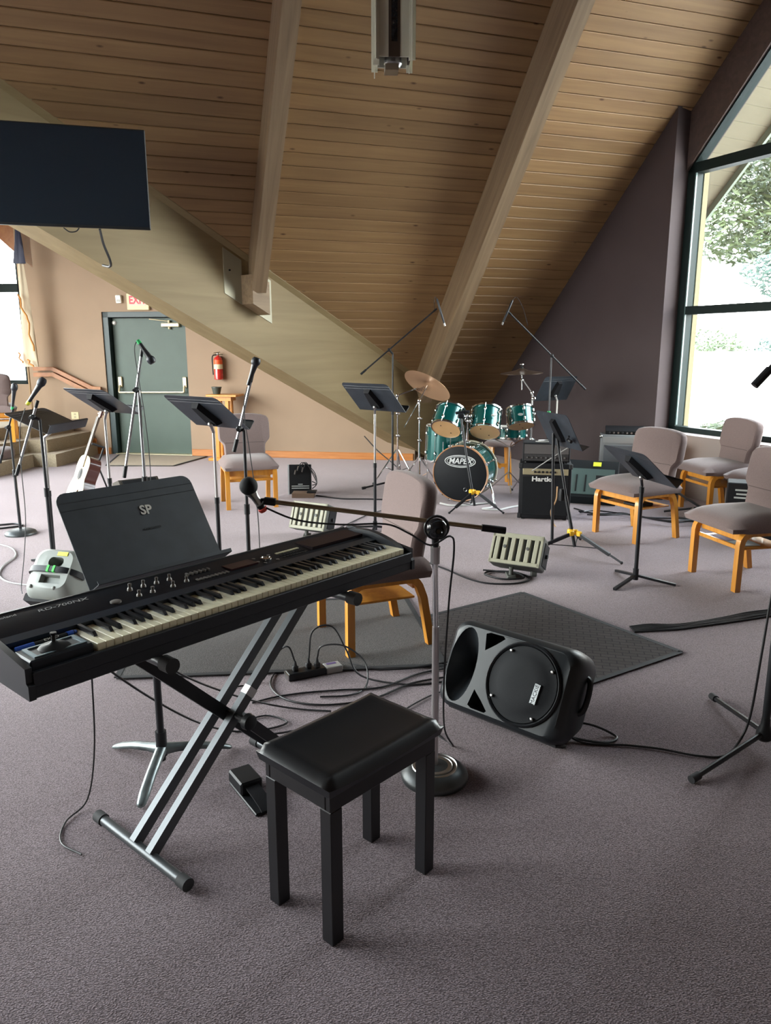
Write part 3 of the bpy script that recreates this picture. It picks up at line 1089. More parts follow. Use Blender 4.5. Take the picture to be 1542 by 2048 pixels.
# ================================================================== keyboard
KX, KY = V(0.654, 0.756, 0).normalized(), V(-0.756, 0.654, 0).normalized()
KC = V(-0.84, 1.643, 0.755)
KRZ = math.degrees(math.atan2(KX.y, KX.x))
kb = thing('stage_piano', 'long black stage piano on a crossed metal stand', 'keyboard', KC, KRZ)
M_kbody = mat('keyboard_black_metal', (0.012, 0.015, 0.021), 0.42, 0.0, 0.5, noise=0.08, nscale=20)
M_kpanel = mat('keyboard_panel', (0.010, 0.013, 0.019), 0.40, spec=0.35)
M_klip = mat('keyboard_grey_lip', (0.035, 0.048, 0.066), 0.28, 0.2)
M_ivory = mat('ivory_key', (0.80, 0.76, 0.55), 0.35)
M_ivory_wood = mat('key_side_wood', (0.40, 0.22, 0.09), 0.6)
M_ebony = mat('ebony_key', (0.010, 0.010, 0.012), 0.28)
KL, KD = 1.447, 0.335
YK = 0.155      # rear end of the visible keys
# case: bottom tray with front rail
g = MB()
g.box(0.016, KL - 0.016, 0.0, KD, 0.0, 0.062, bev=0.003)
g.build('case', M_kbody, kb, None, 30)
g = MB()
g.box(0.016, KL - 0.016, -0.002, 0.012, 0.030, 0.0665, bev=0.002)
g.build('front_rail', M_kbody, kb, None, 30)
# raised control panel behind the keys
prof = [(YK, 0.06), (YK, 0.092), (YK + 0.012, 0.098), (KD - 0.012, 0.116), (KD, 0.110), (KD, 0.06)]
g = MB()
g.loft([[Vector((0.016, y, z)) for y, z in prof], [Vector((KL - 0.03, y, z)) for y, z in prof]])
panel = g.build('control_panel', M_kpanel, kb, None, 25)
def pz(y):
    return 0.098 + (y - YK - 0.012) / (KD - 0.024 - YK) * 0.018
g = MB()
prof = [(YK - 0.004, 0.085), (YK - 0.004, 0.096), (YK + 0.030, 0.1015), (YK + 0.032, 0.098)]
g.loft([[Vector((0.02, y, z)) for y, z in prof], [Vector((KL - 0.04, y, z)) for y, z in prof]])
g.build('panel_lip', M_klip, kb, None, 25)
g = MB()
g.box(0.016, KL - 0.04, KD - 0.012, KD - 0.006, 0.110, 0.1185)
g.build('rear_edge', mat('keyboard_edge', (0.16, 0.17, 0.18), 0.3, 0.6), kb, None, 0)
# end cheeks: stepped left one, rounded right one
cheek = [(-0.004, 0.0), (-0.004, 0.036), (0.006, 0.042), (0.006, 0.078), (KD - 0.03, 0.122), (KD, 0.116), (KD, 0.0)]
for (x0, x1) in ((0.0, 0.017), (KL - 0.017, KL)):
    g = MB()
    g.loft([[Vector((x0, y, z)) for y, z in cheek], [Vector((x1, y, z)) for y, z in cheek]])
    g.build('end_cheek', M_kbody, kb, None, 25)
g = MB()
arc = [(0.07 + 0.25 * i / 10, 0.083 + 0.043 * sin(pi * (0.15 + 0.85 * i / 10) * 0.8)) for i in range(11)]
prof = [(0.03, 0.06), (0.03, 0.078)] + arc + [(KD, 0.06)]
g.loft([[Vector((KL - 0.045, y, z)) for y, z in prof], [Vector((KL - 0.018, y, z * 0.985)) for y, z in prof]])
g.build('end_block', M_kbody, kb, None, 40)
# pitch lever block at the left
g = MB()
g.box(0.018, 0.178, 0.014, 0.105, 0.06, 0.090, bev=0.004)
g.box(0.018, 0.178, 0.105, YK, 0.06, 0.078)
blk = g.build('lever_block', M_kpanel, kb, None, 30)
g = MB()
for (a, b, c_, d) in ((0.035, 0.168, 0.028, 0.034), (0.035, 0.168, 0.092, 0.098), (0.035, 0.045, 0.034, 0.092), (0.158, 0.168, 0.034, 0.092)):
    g.box(a, b, c_, d, 0.090, 0.0925)
g.build('lever_surround', mat('lever_surround', (0.22, 0.30, 0.34), 0.25, 0.3), blk, None, 0)
g = MB()
g.lathe([(0.040, 0), (0.032, 0.006), (0.012, 0.010), (0.006, 0.016), (0.005, 0.030), (0.008, 0.034), (0.008, 0.038)], 16, T(0.100, 0.062, 0.0895))
g.build('pitch_lever', M_black, blk, None, 40)
# keys
NW = 52
KX0, KX1 = 0.186, 1.402
kw = (KX1 - KX0) / NW
wm = MB().box(0.0006, kw - 0.0006, 0.0, YK - 0.008, -0.019, 0.0, bev=0.0012).mesh('white_key', M_ivory, 30)
bmesh_black = MB()
prof0 = [(-0.0055, 0.0), (-0.0045, 0.0115), (0.0045, 0.0115), (0.0055, 0.0)]
bmesh_black.loft([[Vector((x, 0.0, z if z == 0 else z * 0.15)) for x, z in prof0], [Vector((x, 0.010, z)) for x, z in prof0], [Vector((x, YK - 0.058, z)) for x, z in prof0]])
blm = bmesh_black.mesh('black_key', M_ebony, 30)
KZ = 0.084
names = 'ABCDEFG'
for i in range(NW):
    link('white_key', wm, kb, T(KX0 + i * kw, 0.012, KZ))
    nm = names[i % 7]
    if nm in 'ACDFG' and i < NW - 1:
        off = {'A': 0.0, 'C': -0.0012, 'D': 0.0012, 'F': -0.0015, 'G': 0.0}[nm]
        link('black_key', blm, kb, T(KX0 + (i + 1) * kw + off, 0.062, KZ + 0.0005))
g = MB()
g.box(KX0, KX1, 0.018, YK, 0.060, 0.0645)
g.build('key_bed', M_ivory_wood, kb, None, 0)
# panel furniture
M_grey = mat('grey_knob', (0.22, 0.21, 0.20), 0.4, 0.3)
for (x, y, h) in ((0.43, 0.265, 0.022), (0.475, 0.265, 0.022), (0.52, 0.265, 0.020), (0.565, 0.265, 0.020), (0.43, 0.215, 0.018), (0.475, 0.215, 0.018), (0.545, 0.215, 0.018), (0.60, 0.225, 0.018)):
    g = MB()
    g.lathe([(0.0085, 0), (0.0075, h * 0.35), (0.0045, h * 0.5), (0.0055, h), (0.004, h + 0.001)], 10, T(x, y, pz(y)))
    g.build('knob', M_grey, panel, None, 40)
g = MB()
g.lathe([(0.016, 0), (0.016, 0.004), (0.012, 0.006)], 16, T(0.355, 0.215, pz(0.215)))
g.build('volume_knob', M_grey, panel)
for k in range(6):
    g = MB()
    g.box(0.625 + k * 0.016, 0.633 + k * 0.016, 0.255, 0.272, pz(0.262), pz(0.262) + 0.009, bev=0.002)
    g.build('slider', M_grey, panel, None, 30)
for k in range(9):
    g = MB()
    x = 0.63 + k * 0.014
    g.box(x, x + 0.009, 0.205, 0.222, pz(0.215), pz(0.215) + 0.004, bev=0.001)
    g.build('button', M_grey, panel, None, 30)
M_lcd = mat('dark_display', (0.045, 0.014, 0.016), 0.3, spec=0.3)
g = MB(); g.box(0.765, 0.875, 0.212, 0.268, pz(0.24) - 0.002, pz(0.262) + 0.0012); g.build('display', M_lcd, panel, None, 0)
g = MB(); g.lathe([(0.019, 0), (0.019, 0.006), (0.014, 0.008), (0.012, 0.005)], 18, T(0.925, 0.232, pz(0.232))); g.build('jog_dial', M_chrome, panel)
for (x, y) in ((0.89, 0.255), (0.955, 0.255), (0.90, 0.205), (0.955, 0.205), (0.885, 0.225)):
    g = MB(); g.lathe([(0.006, 0), (0.006, 0.003)], 10, T(x, y, pz(y))); g.build('button', M_grey, panel)
M_cream = mat('cream_buttons', (0.62, 0.60, 0.42), 0.4)
for k in range(8):
    g = MB()
    x = 0.985 + k * 0.0135
    g.box(x, x + 0.0115, 0.245, 0.256, pz(0.25), pz(0.25) + 0.003)
    g.build('cream_button', M_cream, panel, None, 0)
for r_ in range(2):
    for k in range(8):
        g = MB()
        x = 0.985 + k * 0.0145
        y = 0.205 + r_ * 0.018
        g.box(x, x + 0.010, y, y + 0.007, pz(y), pz(y) + 0.003)
        g.build('button', M_black, panel, None, 0)
g = MB(); g.box(1.12, 1.385, 0.205, 0.30, pz(0.25) - 0.004, pz(0.30) + 0.0008); g.build('dark_label_panel', mat('maroon_gloss', (0.016, 0.007, 0.009), 0.45, spec=0.12), panel, None, 0)
tl = math.degrees(math.atan2(0.018, KD - 0.024 - YK))
def on_panel(x, y):
    return T(x, y, pz(y) + 0.0008) @ R('X', tl)
M_letter = mat('grey_print', (0.42, 0.43, 0.44), 0.5)
lettering('RD-700NX', 0.023, M_letter, panel, on_panel(0.235, 0.285), 0.0003, 0.15, 0.0, 'lettering', 1.35)
lettering('Roland', 0.017, M_letter, panel, on_panel(0.085, 0.298), 0.0003, 0.0, 0.0, 'lettering', 1.15)
lettering('RD-700NX', 0.012, M_letter, panel, T(1.28, 0.222, pz(0.222) + 0.0016) @ R('X', tl), 0.0002, 0.15, 0.0, 'lettering', 1.4)

# marker pen lying above the lever block
g = MB()
g.tube([(0.0, 0, 0), (0.012, 0, 0)], [0.0045, 0.0065], 10)
g.tube([(0.012, 0, 0), (0.148, 0, 0)], 0.0065, 10)
pen = thing('marker_pen', 'black marker pen with blue ends lying above the lowest keys', 'pen', KC + KX * 0.035 + KY * 0.118 + V(0, 0, 0.0870), KRZ + 3)
g.build('barrel', M_black, pen)
M_blue = mat('blue_plastic', (0.02, 0.08, 0.42), 0.35)
g = MB(); g.cyl((-0.006, 0, 0), (0.040, 0, 0), 0.0078, 10); g.build('cap', M_blue, pen)
g = MB(); g.tube([(0.128, 0, 0), (0.142, 0, 0), (0.156, 0, 0)], [0.0075, 0.0075, 0.004], 10); g.build('end_plug', M_blue, pen)
lettering('EXPO', 0.010, M_white, pen, T(0.085, -0.0045, 0.0052) @ R('X', 35), 0.0002, 0, 0, 'lettering', 1.6)

# ================================================================== crossed stand under it
xs = thing('keyboard_stand', 'double braced black folding stand carrying the stage piano', 'keyboard stand', V(KC.x, KC.y, 0), KRZ)
M_satin = mat('satin_grey_paint', (0.075, 0.082, 0.088), 0.36, 0.35)
XL, XR = 0.395, 1.065
YT = (0.02, 0.50)
for (x, z, nm) in ((XL, 0.020, 'floor_tube'), (XR, 0.020, 'floor_tube'), (XL - 0.03, 0.7325, 'top_tube'), (XR + 0.03, 0.7325, 'top_tube')):
    g = MB()
    ya, yb = (YT[0], YT[1]) if nm == 'floor_tube' else (-0.02, 0.345)
    g.cyl((x, ya, z), (x, yb, z), 0.017, 14)
    tb = g.build(nm, M_satin, xs)
    for (p, q) in ((ya - 0.02, ya + 0.02), (yb - 0.02, yb + 0.02)):
        g = MB()
        r_ = 0.0205
        g.cyl((x, p, z), (x, q, z), r_ if nm == 'floor_tube' else 0.0225, 16)
        g.build('rubber_cap', M_rubber, tb)
def xbar(yc, x0, z0, x1, z1, nm, m_, w=0.026, t=0.036):
    g = MB()
    g.ribbon([(x0, yc, z0), (x1, yc, z1)], (0, 1, 0), w, t)
    return g.build(nm, m_, xs, None, 20)
xbar(0.195, XL, 0.03, XR + 0.03, 0.72, 'brace_bar', M_satin)
xbar(0.285, XL, 0.03, XR + 0.03, 0.72, 'brace_bar', M_satin)
xbar(0.240, XR, 0.03, XL - 0.03, 0.72, 'brace_bar', M_blackmetal, 0.03, 0.042)
xbar(0.150, XR, 0.03, 0.735, 0.372, 'brace_bar', M_blackmetal, 0.026, 0.036)
g = MB()
g.cyl((0.732, 0.12, 0.37), (0.732, 0.33, 0.37), 0.010, 10)
g.lathe([(0.028, 0), (0.026, 0.02), (0.018, 0.024)], 14, T(0.732, 0.125, 0.37) @ R('X', 90))
g.build('pivot_bolt', M_black, xs)
g = MB()
fx = XL + (XR + 0.03 - XL) * 0.60
fz = 0.03 + 0.69 * 0.60
Mx = T(fx, 0.195, fz) @ R('Y', -math.degrees(math.atan2(0.69, XR + 0.03 - XL)))
g.box(-0.035, -0.005, -0.0145, 0.0145, -0.0195, 0.0195, M=Mx)
g.build('label_band', M_steel, xs, None, 0)
# ================================================================== mats
def mat_obj(name, pts, label, material, h=0.008, border=None):
    g = MB()
    c = sum((Vector((p[0], p[1], 0)) for p in pts), V(0, 0, 0)) / len(pts)
    g.prism([(p[0] - c.x, p[1] - c.y) for p in pts], 0.0, h)
    o = thing(name, label, 'mat', (c.x, c.y, 0.0005))
    g.build('pile', material, o, None, 20)
    g = MB()
    n = len(pts)
    for i in range(n):
        a = Vector((pts[i][0] - c.x, pts[i][1] - c.y, h * 0.6))
        b = Vector((pts[(i + 1) % n][0] - c.x, pts[(i + 1) % n][1] - c.y, h * 0.6))
        d = (b - a).normalized()
        s = Vector((-d.y, d.x, 0)) * 0.014
        g.slab([a - s, b - s, b + s, a + s], (0, 0, h * 0.55))
    g.build('rubber_edge', border or M_rubber, o, None, 0)
    return o
def parquet_mat(name, c1, c2, c3):
    m = bpy.data.materials.new(name)
    m.use_nodes = True
    nt = m.node_tree
    b = nt.nodes['Principled BSDF']
    b.inputs['Roughness'].default_value = 0.9
    b.inputs['Specular IOR Level'].default_value = 0.2
    tc = nt.nodes.new('ShaderNodeTexCoord')
    mp = nt.nodes.new('ShaderNodeMapping')
    mp.inputs['Rotation'].default_value = (0, 0, radians(12))
    nt.links.new(tc.outputs['Object'], mp.inputs[0])
    br = nt.nodes.new('ShaderNodeTexBrick')
    br.inputs['Color1'].default_value = (*c1, 1)
    br.inputs['Color2'].default_value = (*c2, 1)
    br.inputs['Mortar'].default_value = (*c3, 1)
    br.inputs['Scale'].default_value = 1.0
    br.inputs['Brick Width'].default_value = 0.075
    br.inputs['Row Height'].default_value = 0.038
    br.inputs['Mortar Size'].default_value = 0.0025
    nt.links.new(mp.outputs[0], br.inputs['Vector'])
    nt.links.new(br.outputs['Color'], b.inputs['Base Color'])
    nz = nt.nodes.new('ShaderNodeTexNoise')
    nz.inputs['Scale'].default_value = 400
    nt.links.new(tc.outputs['Object'], nz.inputs['Vector'])
    bp = nt.nodes.new('ShaderNodeBump')
    bp.inputs['Strength'].default_value = 0.4
    bp.inputs['Distance'].default_value = 0.003
    nt.links.new(nz.outputs['Fac'], bp.inputs['Height'])
    nt.links.new(bp.outputs[0], b.inputs['Normal'])
    return m
M_matdark = parquet_mat('patterned_mat', (0.060, 0.052, 0.050), (0.072, 0.062, 0.060), (0.030, 0.026, 0.028))
M_matgrey = carpet_mat('grey_mat', (0.024, 0.026, 0.025), (0.085, 0.090, 0.083), 150, 0.5, 0.18)
mat_obj('floor_mat', [(0.895, 4.705), (1.554, 3.722), (0.62, 3.12), (-0.10, 4.02)], 'dark patterned mat lying diagonally behind the floor monitor', M_matdark, 0.007)
mat_obj('floor_mat', [(0.125, 4.62), (0.30, 3.55), (-1.30, 3.40), (-1.42, 4.42)], 'plain grey mat under the chair behind the keyboard', M_matgrey, 0.010)
o = mat_obj('door_mat', [(-3.98, 11.22), (-3.78, 10.12), (-2.87, 10.10), (-2.62, 11.0)], 'tan mat on the floor in front of the green door', M_stepcarpet, 0.010)

# ================================================================== music stands
M_desk = mat('scuffed_black_desk', (0.027, 0.033, 0.042), 0.42, 0.0, 0.5, noise=0.30, nscale=9)
def desk_outline(w, h, r=0.035):
    pts = [(-w / 2, -h / 2), (w / 2, -h / 2)]
    for (cx, cz, a0) in ((w / 2 - r, h / 2 - r, 0), (-w / 2 + r, h / 2 - r, 90)):
        for k in range(5):
            a = radians(a0 + 90 * k / 4)
            pts.append((cx + r * cos(a), cz + r * sin(a)))
    return pts
def music_stand(label, base, post_top, desk_c, yaw, tilt, w=0.508, h=0.33, base_kind='tripod', rot=0.0, post_split=0.55, upper=None, desk_mat=None, extra=None):
    """base = floor point, desk_c = centre of the desk in the world"""
    t = thing('music_stand', label, 'music stand', (base[0], base[1], 0), 0, 'black music stands')
    L = Vector(desk_c) - V(base[0], base[1], 0)
    Md = Matrix.Translation(L) @ R('Z', yaw) @ R('X', -tilt)
    # desk plate: local x width, z up the desk, reader on -y
    g = MB()
    g.prism(desk_outline(w, h), -0.0015, 0.0015, Md @ R('X', 90))
    desk = g.build('desk', desk_mat or M_desk, t, None, 20)
    g = MB()
    g.box(-w / 2, w / 2, -0.062, 0.0, -h / 2 - 0.0015, -h / 2 + 0.0015, M=Md)
    g.box(-w / 2, w / 2, -0.064, -0.061, -h / 2, -h / 2 + 0.012, M=Md)
    g.build('ledge', desk_mat or M_desk, desk, None, 20)
    g = MB()
    for zz in (h / 2 - 0.035, h / 2 - 0.062):
        g.tube([Md @ V(-w / 2 + 0.004, 0.0, zz), Md @ V(w / 2 - 0.004, 0.0, zz)], 0.0028, 5)
    g.build('stiffening_rib', desk_mat or M_desk, desk)
    # tapered bracket box on the back
    g = MB()
    br = [(-0.035, 0.10), (0.035, 0.10), (0.062, -0.08), (0.05, -0.115), (-0.05, -0.115), (-0.062, -0.08)]
    lo = [Md @ V(x, 0.0015, z) for x, z in br]
    hi = [Md @ V(x * 0.72, 0.034, z * 0.86) for x, z in br]
    g.loft([lo, hi])
    g.build('tilt_bracket', M_matte, desk, None, 25)
    kn = Md @ V(0, 0.040, -0.075)
    top = kn.copy()
    pb = V(0, 0, 0.03)
    pt = V(kn.x * 0.15 if abs(kn.x) < 0.25 else 0, kn.y * 0.15 if abs(kn.y) < 0.25 else 0, max(0.2, kn.z - 0.06))
    mid = pb.lerp(pt, post_split)
    g = MB(); g.cyl(pb, mid, 0.0135, 12); g.build('lower_post', M_blackmetal, t)
    g = MB(); g.tube([mid - V(0, 0, 0.01), mid + V(0, 0, 0.03)], 0.016, 12); g.build('collar', M_black, t)
    g = MB(); g.cyl(mid, pt, 0.0095, 12); g.tube([pt, pt.lerp(kn, 0.5), kn], 0.0095, 10); g.build('upper_post', upper or M_steel, t)
    g = MB(); g.sphere(kn, 0.017, 12, 8); g.build('swivel_knob', M_steel, t)
    if base_kind == 'tripod':
        for k in range(3):
            a = radians(rot + 120 * k)
            d = V(cos(a), sin(a), 0)
            g = MB()
            g.ribbon([d * 0.012 + V(0, 0, 0.052), d * 0.10 + V(0, 0, 0.036), d * 0.26 + V(0, 0, 0.009)], d.cross(V(0, 0, 1)), 0.022, 0.016)
            g.build('leg', M_blackmetal, t, None, 30)
        g = MB(); g.cyl((0, 0, 0.022), (0, 0, 0.10), 0.019, 12); g.build('hub', M_blackmetal, t)
    elif base_kind == 'cast':
        for k in range(3):
            a = radians(rot + 120 * k)
            d = V(cos(a), sin(a), 0)
            s = d.cross(V(0, 0, 1))
            rings = []
            for (r_, zc, wd, th) in ((0.0, 0.075, 0.022, 0.05), (0.06, 0.068, 0.022, 0.036), (0.15, 0.050, 0.021, 0.030), (0.225, 0.026, 0.021, 0.026), (0.262, 0.012, 0.017, 0.018), (0.272, 0.009, 0.010, 0.010)):
                c = d * r_ + V(0, 0, zc)
                rings.append([c + s * wd * cos(q) + V(0, 0, th / 2 * sin(q)) for q in [2 * pi * i / 10 for i in range(10)]])
            g = MB(); g.loft(rings)
            g.build('leg', mat('worn_cast_base', (0.17, 0.20, 0.205), 0.34, 0.5, noise=0.75, nscale=7), t, None, 60)
        g = MB(); g.cyl((0, 0, 0.05), (0, 0, 0.15), 0.021, 12); g.build('hub', M_blackmetal, t)
    return t

sp = music_stand('black music stand marked SP, right behind the keyboard', (-0.853, 2.62), None, (-0.815, 2.47, 0.975), 50.2, 32.8, 0.508, 0.335, 'cast', 150, 0.6, desk_mat=mat('worn_slate_desk', (0.042, 0.052, 0.064), 0.45, 0.0, 0.5, noise=0.22, nscale=9))  # slate tint puts the bluish sheen into the desk colour
spd = [c for c in sp.children if c.name.startswith('desk')][0]
Lsp = V(-0.815, 2.47, 0.975) - V(-0.853, 2.62, 0)
Msp = Matrix.Translation(Lsp) @ R('Z', 50.2) @ R('X', -32.8)
M_chalk = mat('white_paint_mark', (0.72, 0.72, 0.68), 0.7)
lettering('SP', 0.046, M_chalk, spd, Msp @ T(0.035, -0.0035, 0.062) @ R('X', 90) @ R('Z', -3), 0.0004, 0, 0.0012)
lettering('MANHASSET', 0.012, mat('embossed_black', (0.05, 0.055, 0.06), 0.5), spd, Msp @ T(0.035, -0.003, -0.005) @ R('X', 90), 0.0004)
music_stand('black music stand with chrome post, left of the drums', (-0.09, 6.38), None, (-0.103, 6.24, 1.171), 138.9 + 0, 45.0, rot=20)
music_stand('black music stand in front of the chair by the peach wall', (-1.10, 4.84), None, (-1.119, 4.72, 1.178), 142.6, 51.1, rot=40)
music_stand('black music stand before the guitar, tilted flat', (-2.04, 5.50), None, (-2.02, 5.40, 1.199), 143.8, 56.8, rot=10)
music_stand('black music stand nearest the left edge, scuffed tray facing the camera', (-2.43, 5.34), None, (-2.36, 5.26, 1.075), 83.7, 66.0, rot=30)
music_stand('low black music stand alone in front of the right chairs', (1.706, 4.94), None, (1.64, 4.85, 0.822), 103.3, 47.9, rot=-18, post_split=0.93, upper=M_blackmetal)
music_stand('music stand at the back, between the drums and the mauve wall', (2.03, 8.98), None, (1.98, 8.86, 1.105), 210.9, 31.5, rot=50, upper=M_white)

# ================================================================== tripod stands with yellow clutches
def yellow_tripod(name, label, cat, base, top, rot, spread=0.30, yz=0.17):
    t = thing(name, label, cat, (base[0], base[1], 0))
    tp = Vector(top) - V(base[0], base[1], 0)
    g = MB(); g.cyl((0, 0, 0.05), (tp.x * 0.5, tp.y * 0.5, tp.z * 0.5), 0.0135, 12); g.build('lower_post', M_blackmetal, t)
    g = MB(); g.cyl((tp.x * 0.48, tp.y * 0.48, tp.z * 0.48), tp, 0.0105, 12); g.build('upper_post', M_blackmetal, t)
    g = MB()
    g.lathe([(0.024, -0.022), (0.030, -0.012), (0.030, 0.010), (0.022, 0.022)], 12, T(tp.x * 0.2, tp.y * 0.2, yz))
    for k in range(3):
        a = radians(rot + 120 * k)
        g.box(0.015, 0.052, -0.014, 0.014, -0.024, 0.014, M=T(0, 0, yz) @ R('Z', math.degrees(a)), bev=0.004)
    cl = g.build('clutch', M_yellow, t, None, 40)
    for k in range(3):
        a = radians(rot + 120 * k)
        d = V(cos(a), sin(a), 0)
        g = MB()
        p0, p1 = d * 0.04 + V(0, 0, yz - 0.012), d * spread + V(0, 0, 0.013)
        g.ribbon([p0, p0.lerp(p1, 0.72)], d.cross(V(0, 0, 1)), 0.020, 0.024)
        g.cyl(p0.lerp(p1, 0.70), p1, 0.008, 8)
        lg = g.build('leg', M_blackmetal, t, None, 30)
        g = MB(); g.sphere(p1, 0.012, 8, 6); g.build('rubber_foot', M_rubber, lg)
        g = MB(); g.cyl(p0.lerp(p1, 0.5), V(0, 0, 0.055), 0.004, 6); g.build('strut', M_blackmetal, lg)
    return t
h1 = yellow_tripod('instrument_stand', 'black tripod stand with yellow clutch in front of the bass drum', 'tripod stand', (0.875, 7.26), (0.735, 7.40, 0.91), -30, 0.30, 0.19)
g = MB(); g.box(-0.03, 0.03, -0.03, 0.03, 0, 0.05, M=T(-0.14, 0.14, 0.90) @ R('X', 20), bev=0.008)
g.tube([(-0.19, 0.13, 0.945), (-0.10, 0.15, 0.96), (-0.06, 0.14, 0.95)], 0.014, 8)
g.build('yoke', M_black, h1)
h2 = yellow_tripod('music_stand', 'black music stand on a tripod with a yellow clutch, before the bass amplifier', 'music stand', (1.477, 5.70), (1.335, 5.86, 0.88), -50, 0.42, 0.165)
h2['group'] = 'black music stands'
Lh = V(1.335, 5.84, 0.946) - V(1.477, 5.70, 0)
Mh = Matrix.Translation(Lh) @ R('Z', 107.8) @ R('X', -28.5)
g = MB(); g.prism(desk_outline(0.48, 0.31), -0.0015, 0.0015, Mh @ R('X', 90)); dk = g.build('desk', M_desk, h2, None, 20)
g = MB(); g.box(-0.24, 0.24, -0.066, 0, -0.1565, -0.1535, M=Mh); g.build('ledge', M_desk, dk, None, 20)
g = MB()
br = [(-0.03, 0.10), (0.03, 0.10), (0.05, -0.06), (0.04, -0.10), (-0.04, -0.10), (-0.05, -0.06)]
g.loft([[Mh @ V(x, 0.0015, z) for x, z in br], [Mh @ V(x * 0.75, 0.03, z * 0.9) for x, z in br]]); g.build('tilt_bracket', M_matte, dk, None, 25)
g = MB(); g.tube([Mh @ V(-0.17, 0.03, -0.03), Mh @ V(-0.21, 0.06, -0.02), Mh @ V(-0.235, 0.05, 0.0)], 0.010, 8); g.tube([Mh @ V(-0.15, 0.03, -0.05), Mh @ V(-0.20, 0.035, -0.06)], 0.013, 8); g.build('clip_arm', M_blackmetal, h2)
g = MB(); g.cyl((-0.145, 0.15, 0.05), (-0.17, 0.17, 0.92), 0.012, 12); g.build('second_post', M_blackmetal, h2)
g = MB(); g.lathe([(0.022, 0), (0.024, 0.05), (0.018, 0.09)], 10, T(-0.10, 0.10, 0.40)); g.build('height_lever', M_black, h2)

# ================================================================== microphone stands and microphones
def clip_mic(label, ball, tail, kind='vocal', tape=None, group='microphones on stands', cat='microphone', name='microphone', tapepos=0.93):
    """handheld microphone from ball (capsule) to tail"""
    b, q = Vector(ball), Vector(tail)
    L = (q - b).length
    t = thing(name, label, cat, tuple(q), 0, group)
    M0 = Matrix.Translation(-q) @ look_z(q, b)
    if kind == 'vocal':
        g = MB()
        g.lathe([(0.0105, 0.0), (0.011, 0.004), (0.0125, L * 0.35), (0.018, L * 0.70), (0.019, L * 0.74)], 14, M0)
        g.build('body', mat('mic_body', (0.02, 0.022, 0.026), 0.35), t)
        g = MB(); g.lathe([(0.020, L * 0.735), (0.0255, L * 0.79), (0.0265, L * 0.83), (0.025, L * 0.92), (0.018, L * 0.985), (0.004, L)], 16, M0)
        g.build('grille', mat('mic_grille', (0.035, 0.038, 0.045), 0.45, 0.5), t)
    elif kind == 'pencil':
        g = MB(); g.lathe([(0.009, 0.0), (0.0115, 0.004), (0.0115, L * 0.8), (0.0105, L * 0.82), (0.0105, L)], 12, M0)
        g.build('body', mat('mic_body', (0.02, 0.022, 0.026), 0.35), t)
        g = MB(); g.lathe([(0.011, L * 0.9), (0.0112, L + 0.002)], 12, M0); g.build('grille', M_steel, t)
    if tape:
        g = MB(); g.lathe([(0.0128, L * (1 - tapepos) - 0.012), (0.0135, L * (1 - tapepos) + 0.012)], 12, M0); g.build('tape_band', tape, t)
    return t

def mic_stand(label, base, pivot_z, boom=None, base_kind='round', rot=0, pole=None, upper=None, lean=(0, 0), thick=1.0, legs=0.30, boom_mat=None):
    t = thing('microphone_stand', label, 'microphone stand', (base[0], base[1], 0), 0, 'microphone stands')
    B = V(base[0], base[1], 0)
    pv = V(lean[0], lean[1], pivot_z)
    z0 = 0.03 if base_kind == 'round' else 0.06
    mid = V(0, 0, z0).lerp(pv, 0.55)
    g = MB(); g.cyl((0, 0, z0), mid, 0.0125 * thick, 12); g.build('lower_post', pole or M_blackmetal, t)
    g = MB(); g.tube([mid - (pv - mid).normalized() * 0.02, mid + (pv - mid).normalized() * 0.04], 0.017 * thick, 12); g.build('height_clutch', M_black, t)
    g = MB(); g.cyl(mid, pv, 0.0095 * thick, 12); g.build('upper_post', upper or pole or M_blackmetal, t)
    if base_kind == 'round':
        g = MB()
        g.lathe([(0.128, 0.0), (0.130, 0.010), (0.120, 0.026), (0.085, 0.040), (0.05, 0.047), (0.02, 0.052)], 32)
        g.build('base', mat('dark_cast_base', (0.055, 0.06, 0.062), 0.4, 0.4, noise=0.3, nscale=8), t, None, 50)
    else:
        for k in range(3):
            a = radians(rot + 120 * k)
            d = V(cos(a), sin(a), 0)
            g = MB(); g.cyl(d * 0.015 + V(0, 0, 0.075), d * legs + V(0, 0, 0.016), 0.0105, 10)
            lg = g.build('leg', M_blackmetal, t)
            g = MB(); g.cyl(d * (legs - 0.035) + V(0, 0, 0.0205), d * (legs + 0.008) + V(0, 0, 0.0155), 0.0155, 12); g.build('rubber_foot', M_rubber, lg)
        g = MB(); g.lathe([(0.022, 0.045), (0.032, 0.055), (0.030, 0.085), (0.018, 0.11), (0.016, 0.14)], 14); g.build('hub', M_black, t)
    if boom:
        a, b = Vector(boom[0]) - B, Vector(boom[1]) - B
        g = MB(); g.cyl(a, b, 0.0085 * thick, 10); bo = g.build('boom', boom_mat or M_blackmetal, t)
        d = (b - a).normalized()
        g = MB(); g.cyl(a - d * 0.002, a + d * 0.075, 0.012 * thick, 10); g.build('grip', M_black, bo)
        g = MB(); g.tube([b - d * 0.03, b + d * 0.018], 0.0105 * thick, 10); g.build('thread_tip', M_black, bo)
        dist = ((b - a).cross(pv - a)).length / (b - a).length
        near = a + d * (pv - a).dot(d)
        g = MB(); g.sphere(near, 0.020 * thick, 12, 8); g.tube([near, near + d.cross(V(0, 0, 1)).normalized() * 0.045], [0.014, 0.011], 10); g.cyl(pv, near, 0.011, 8); g.build('swivel', M_black, bo)
    return t

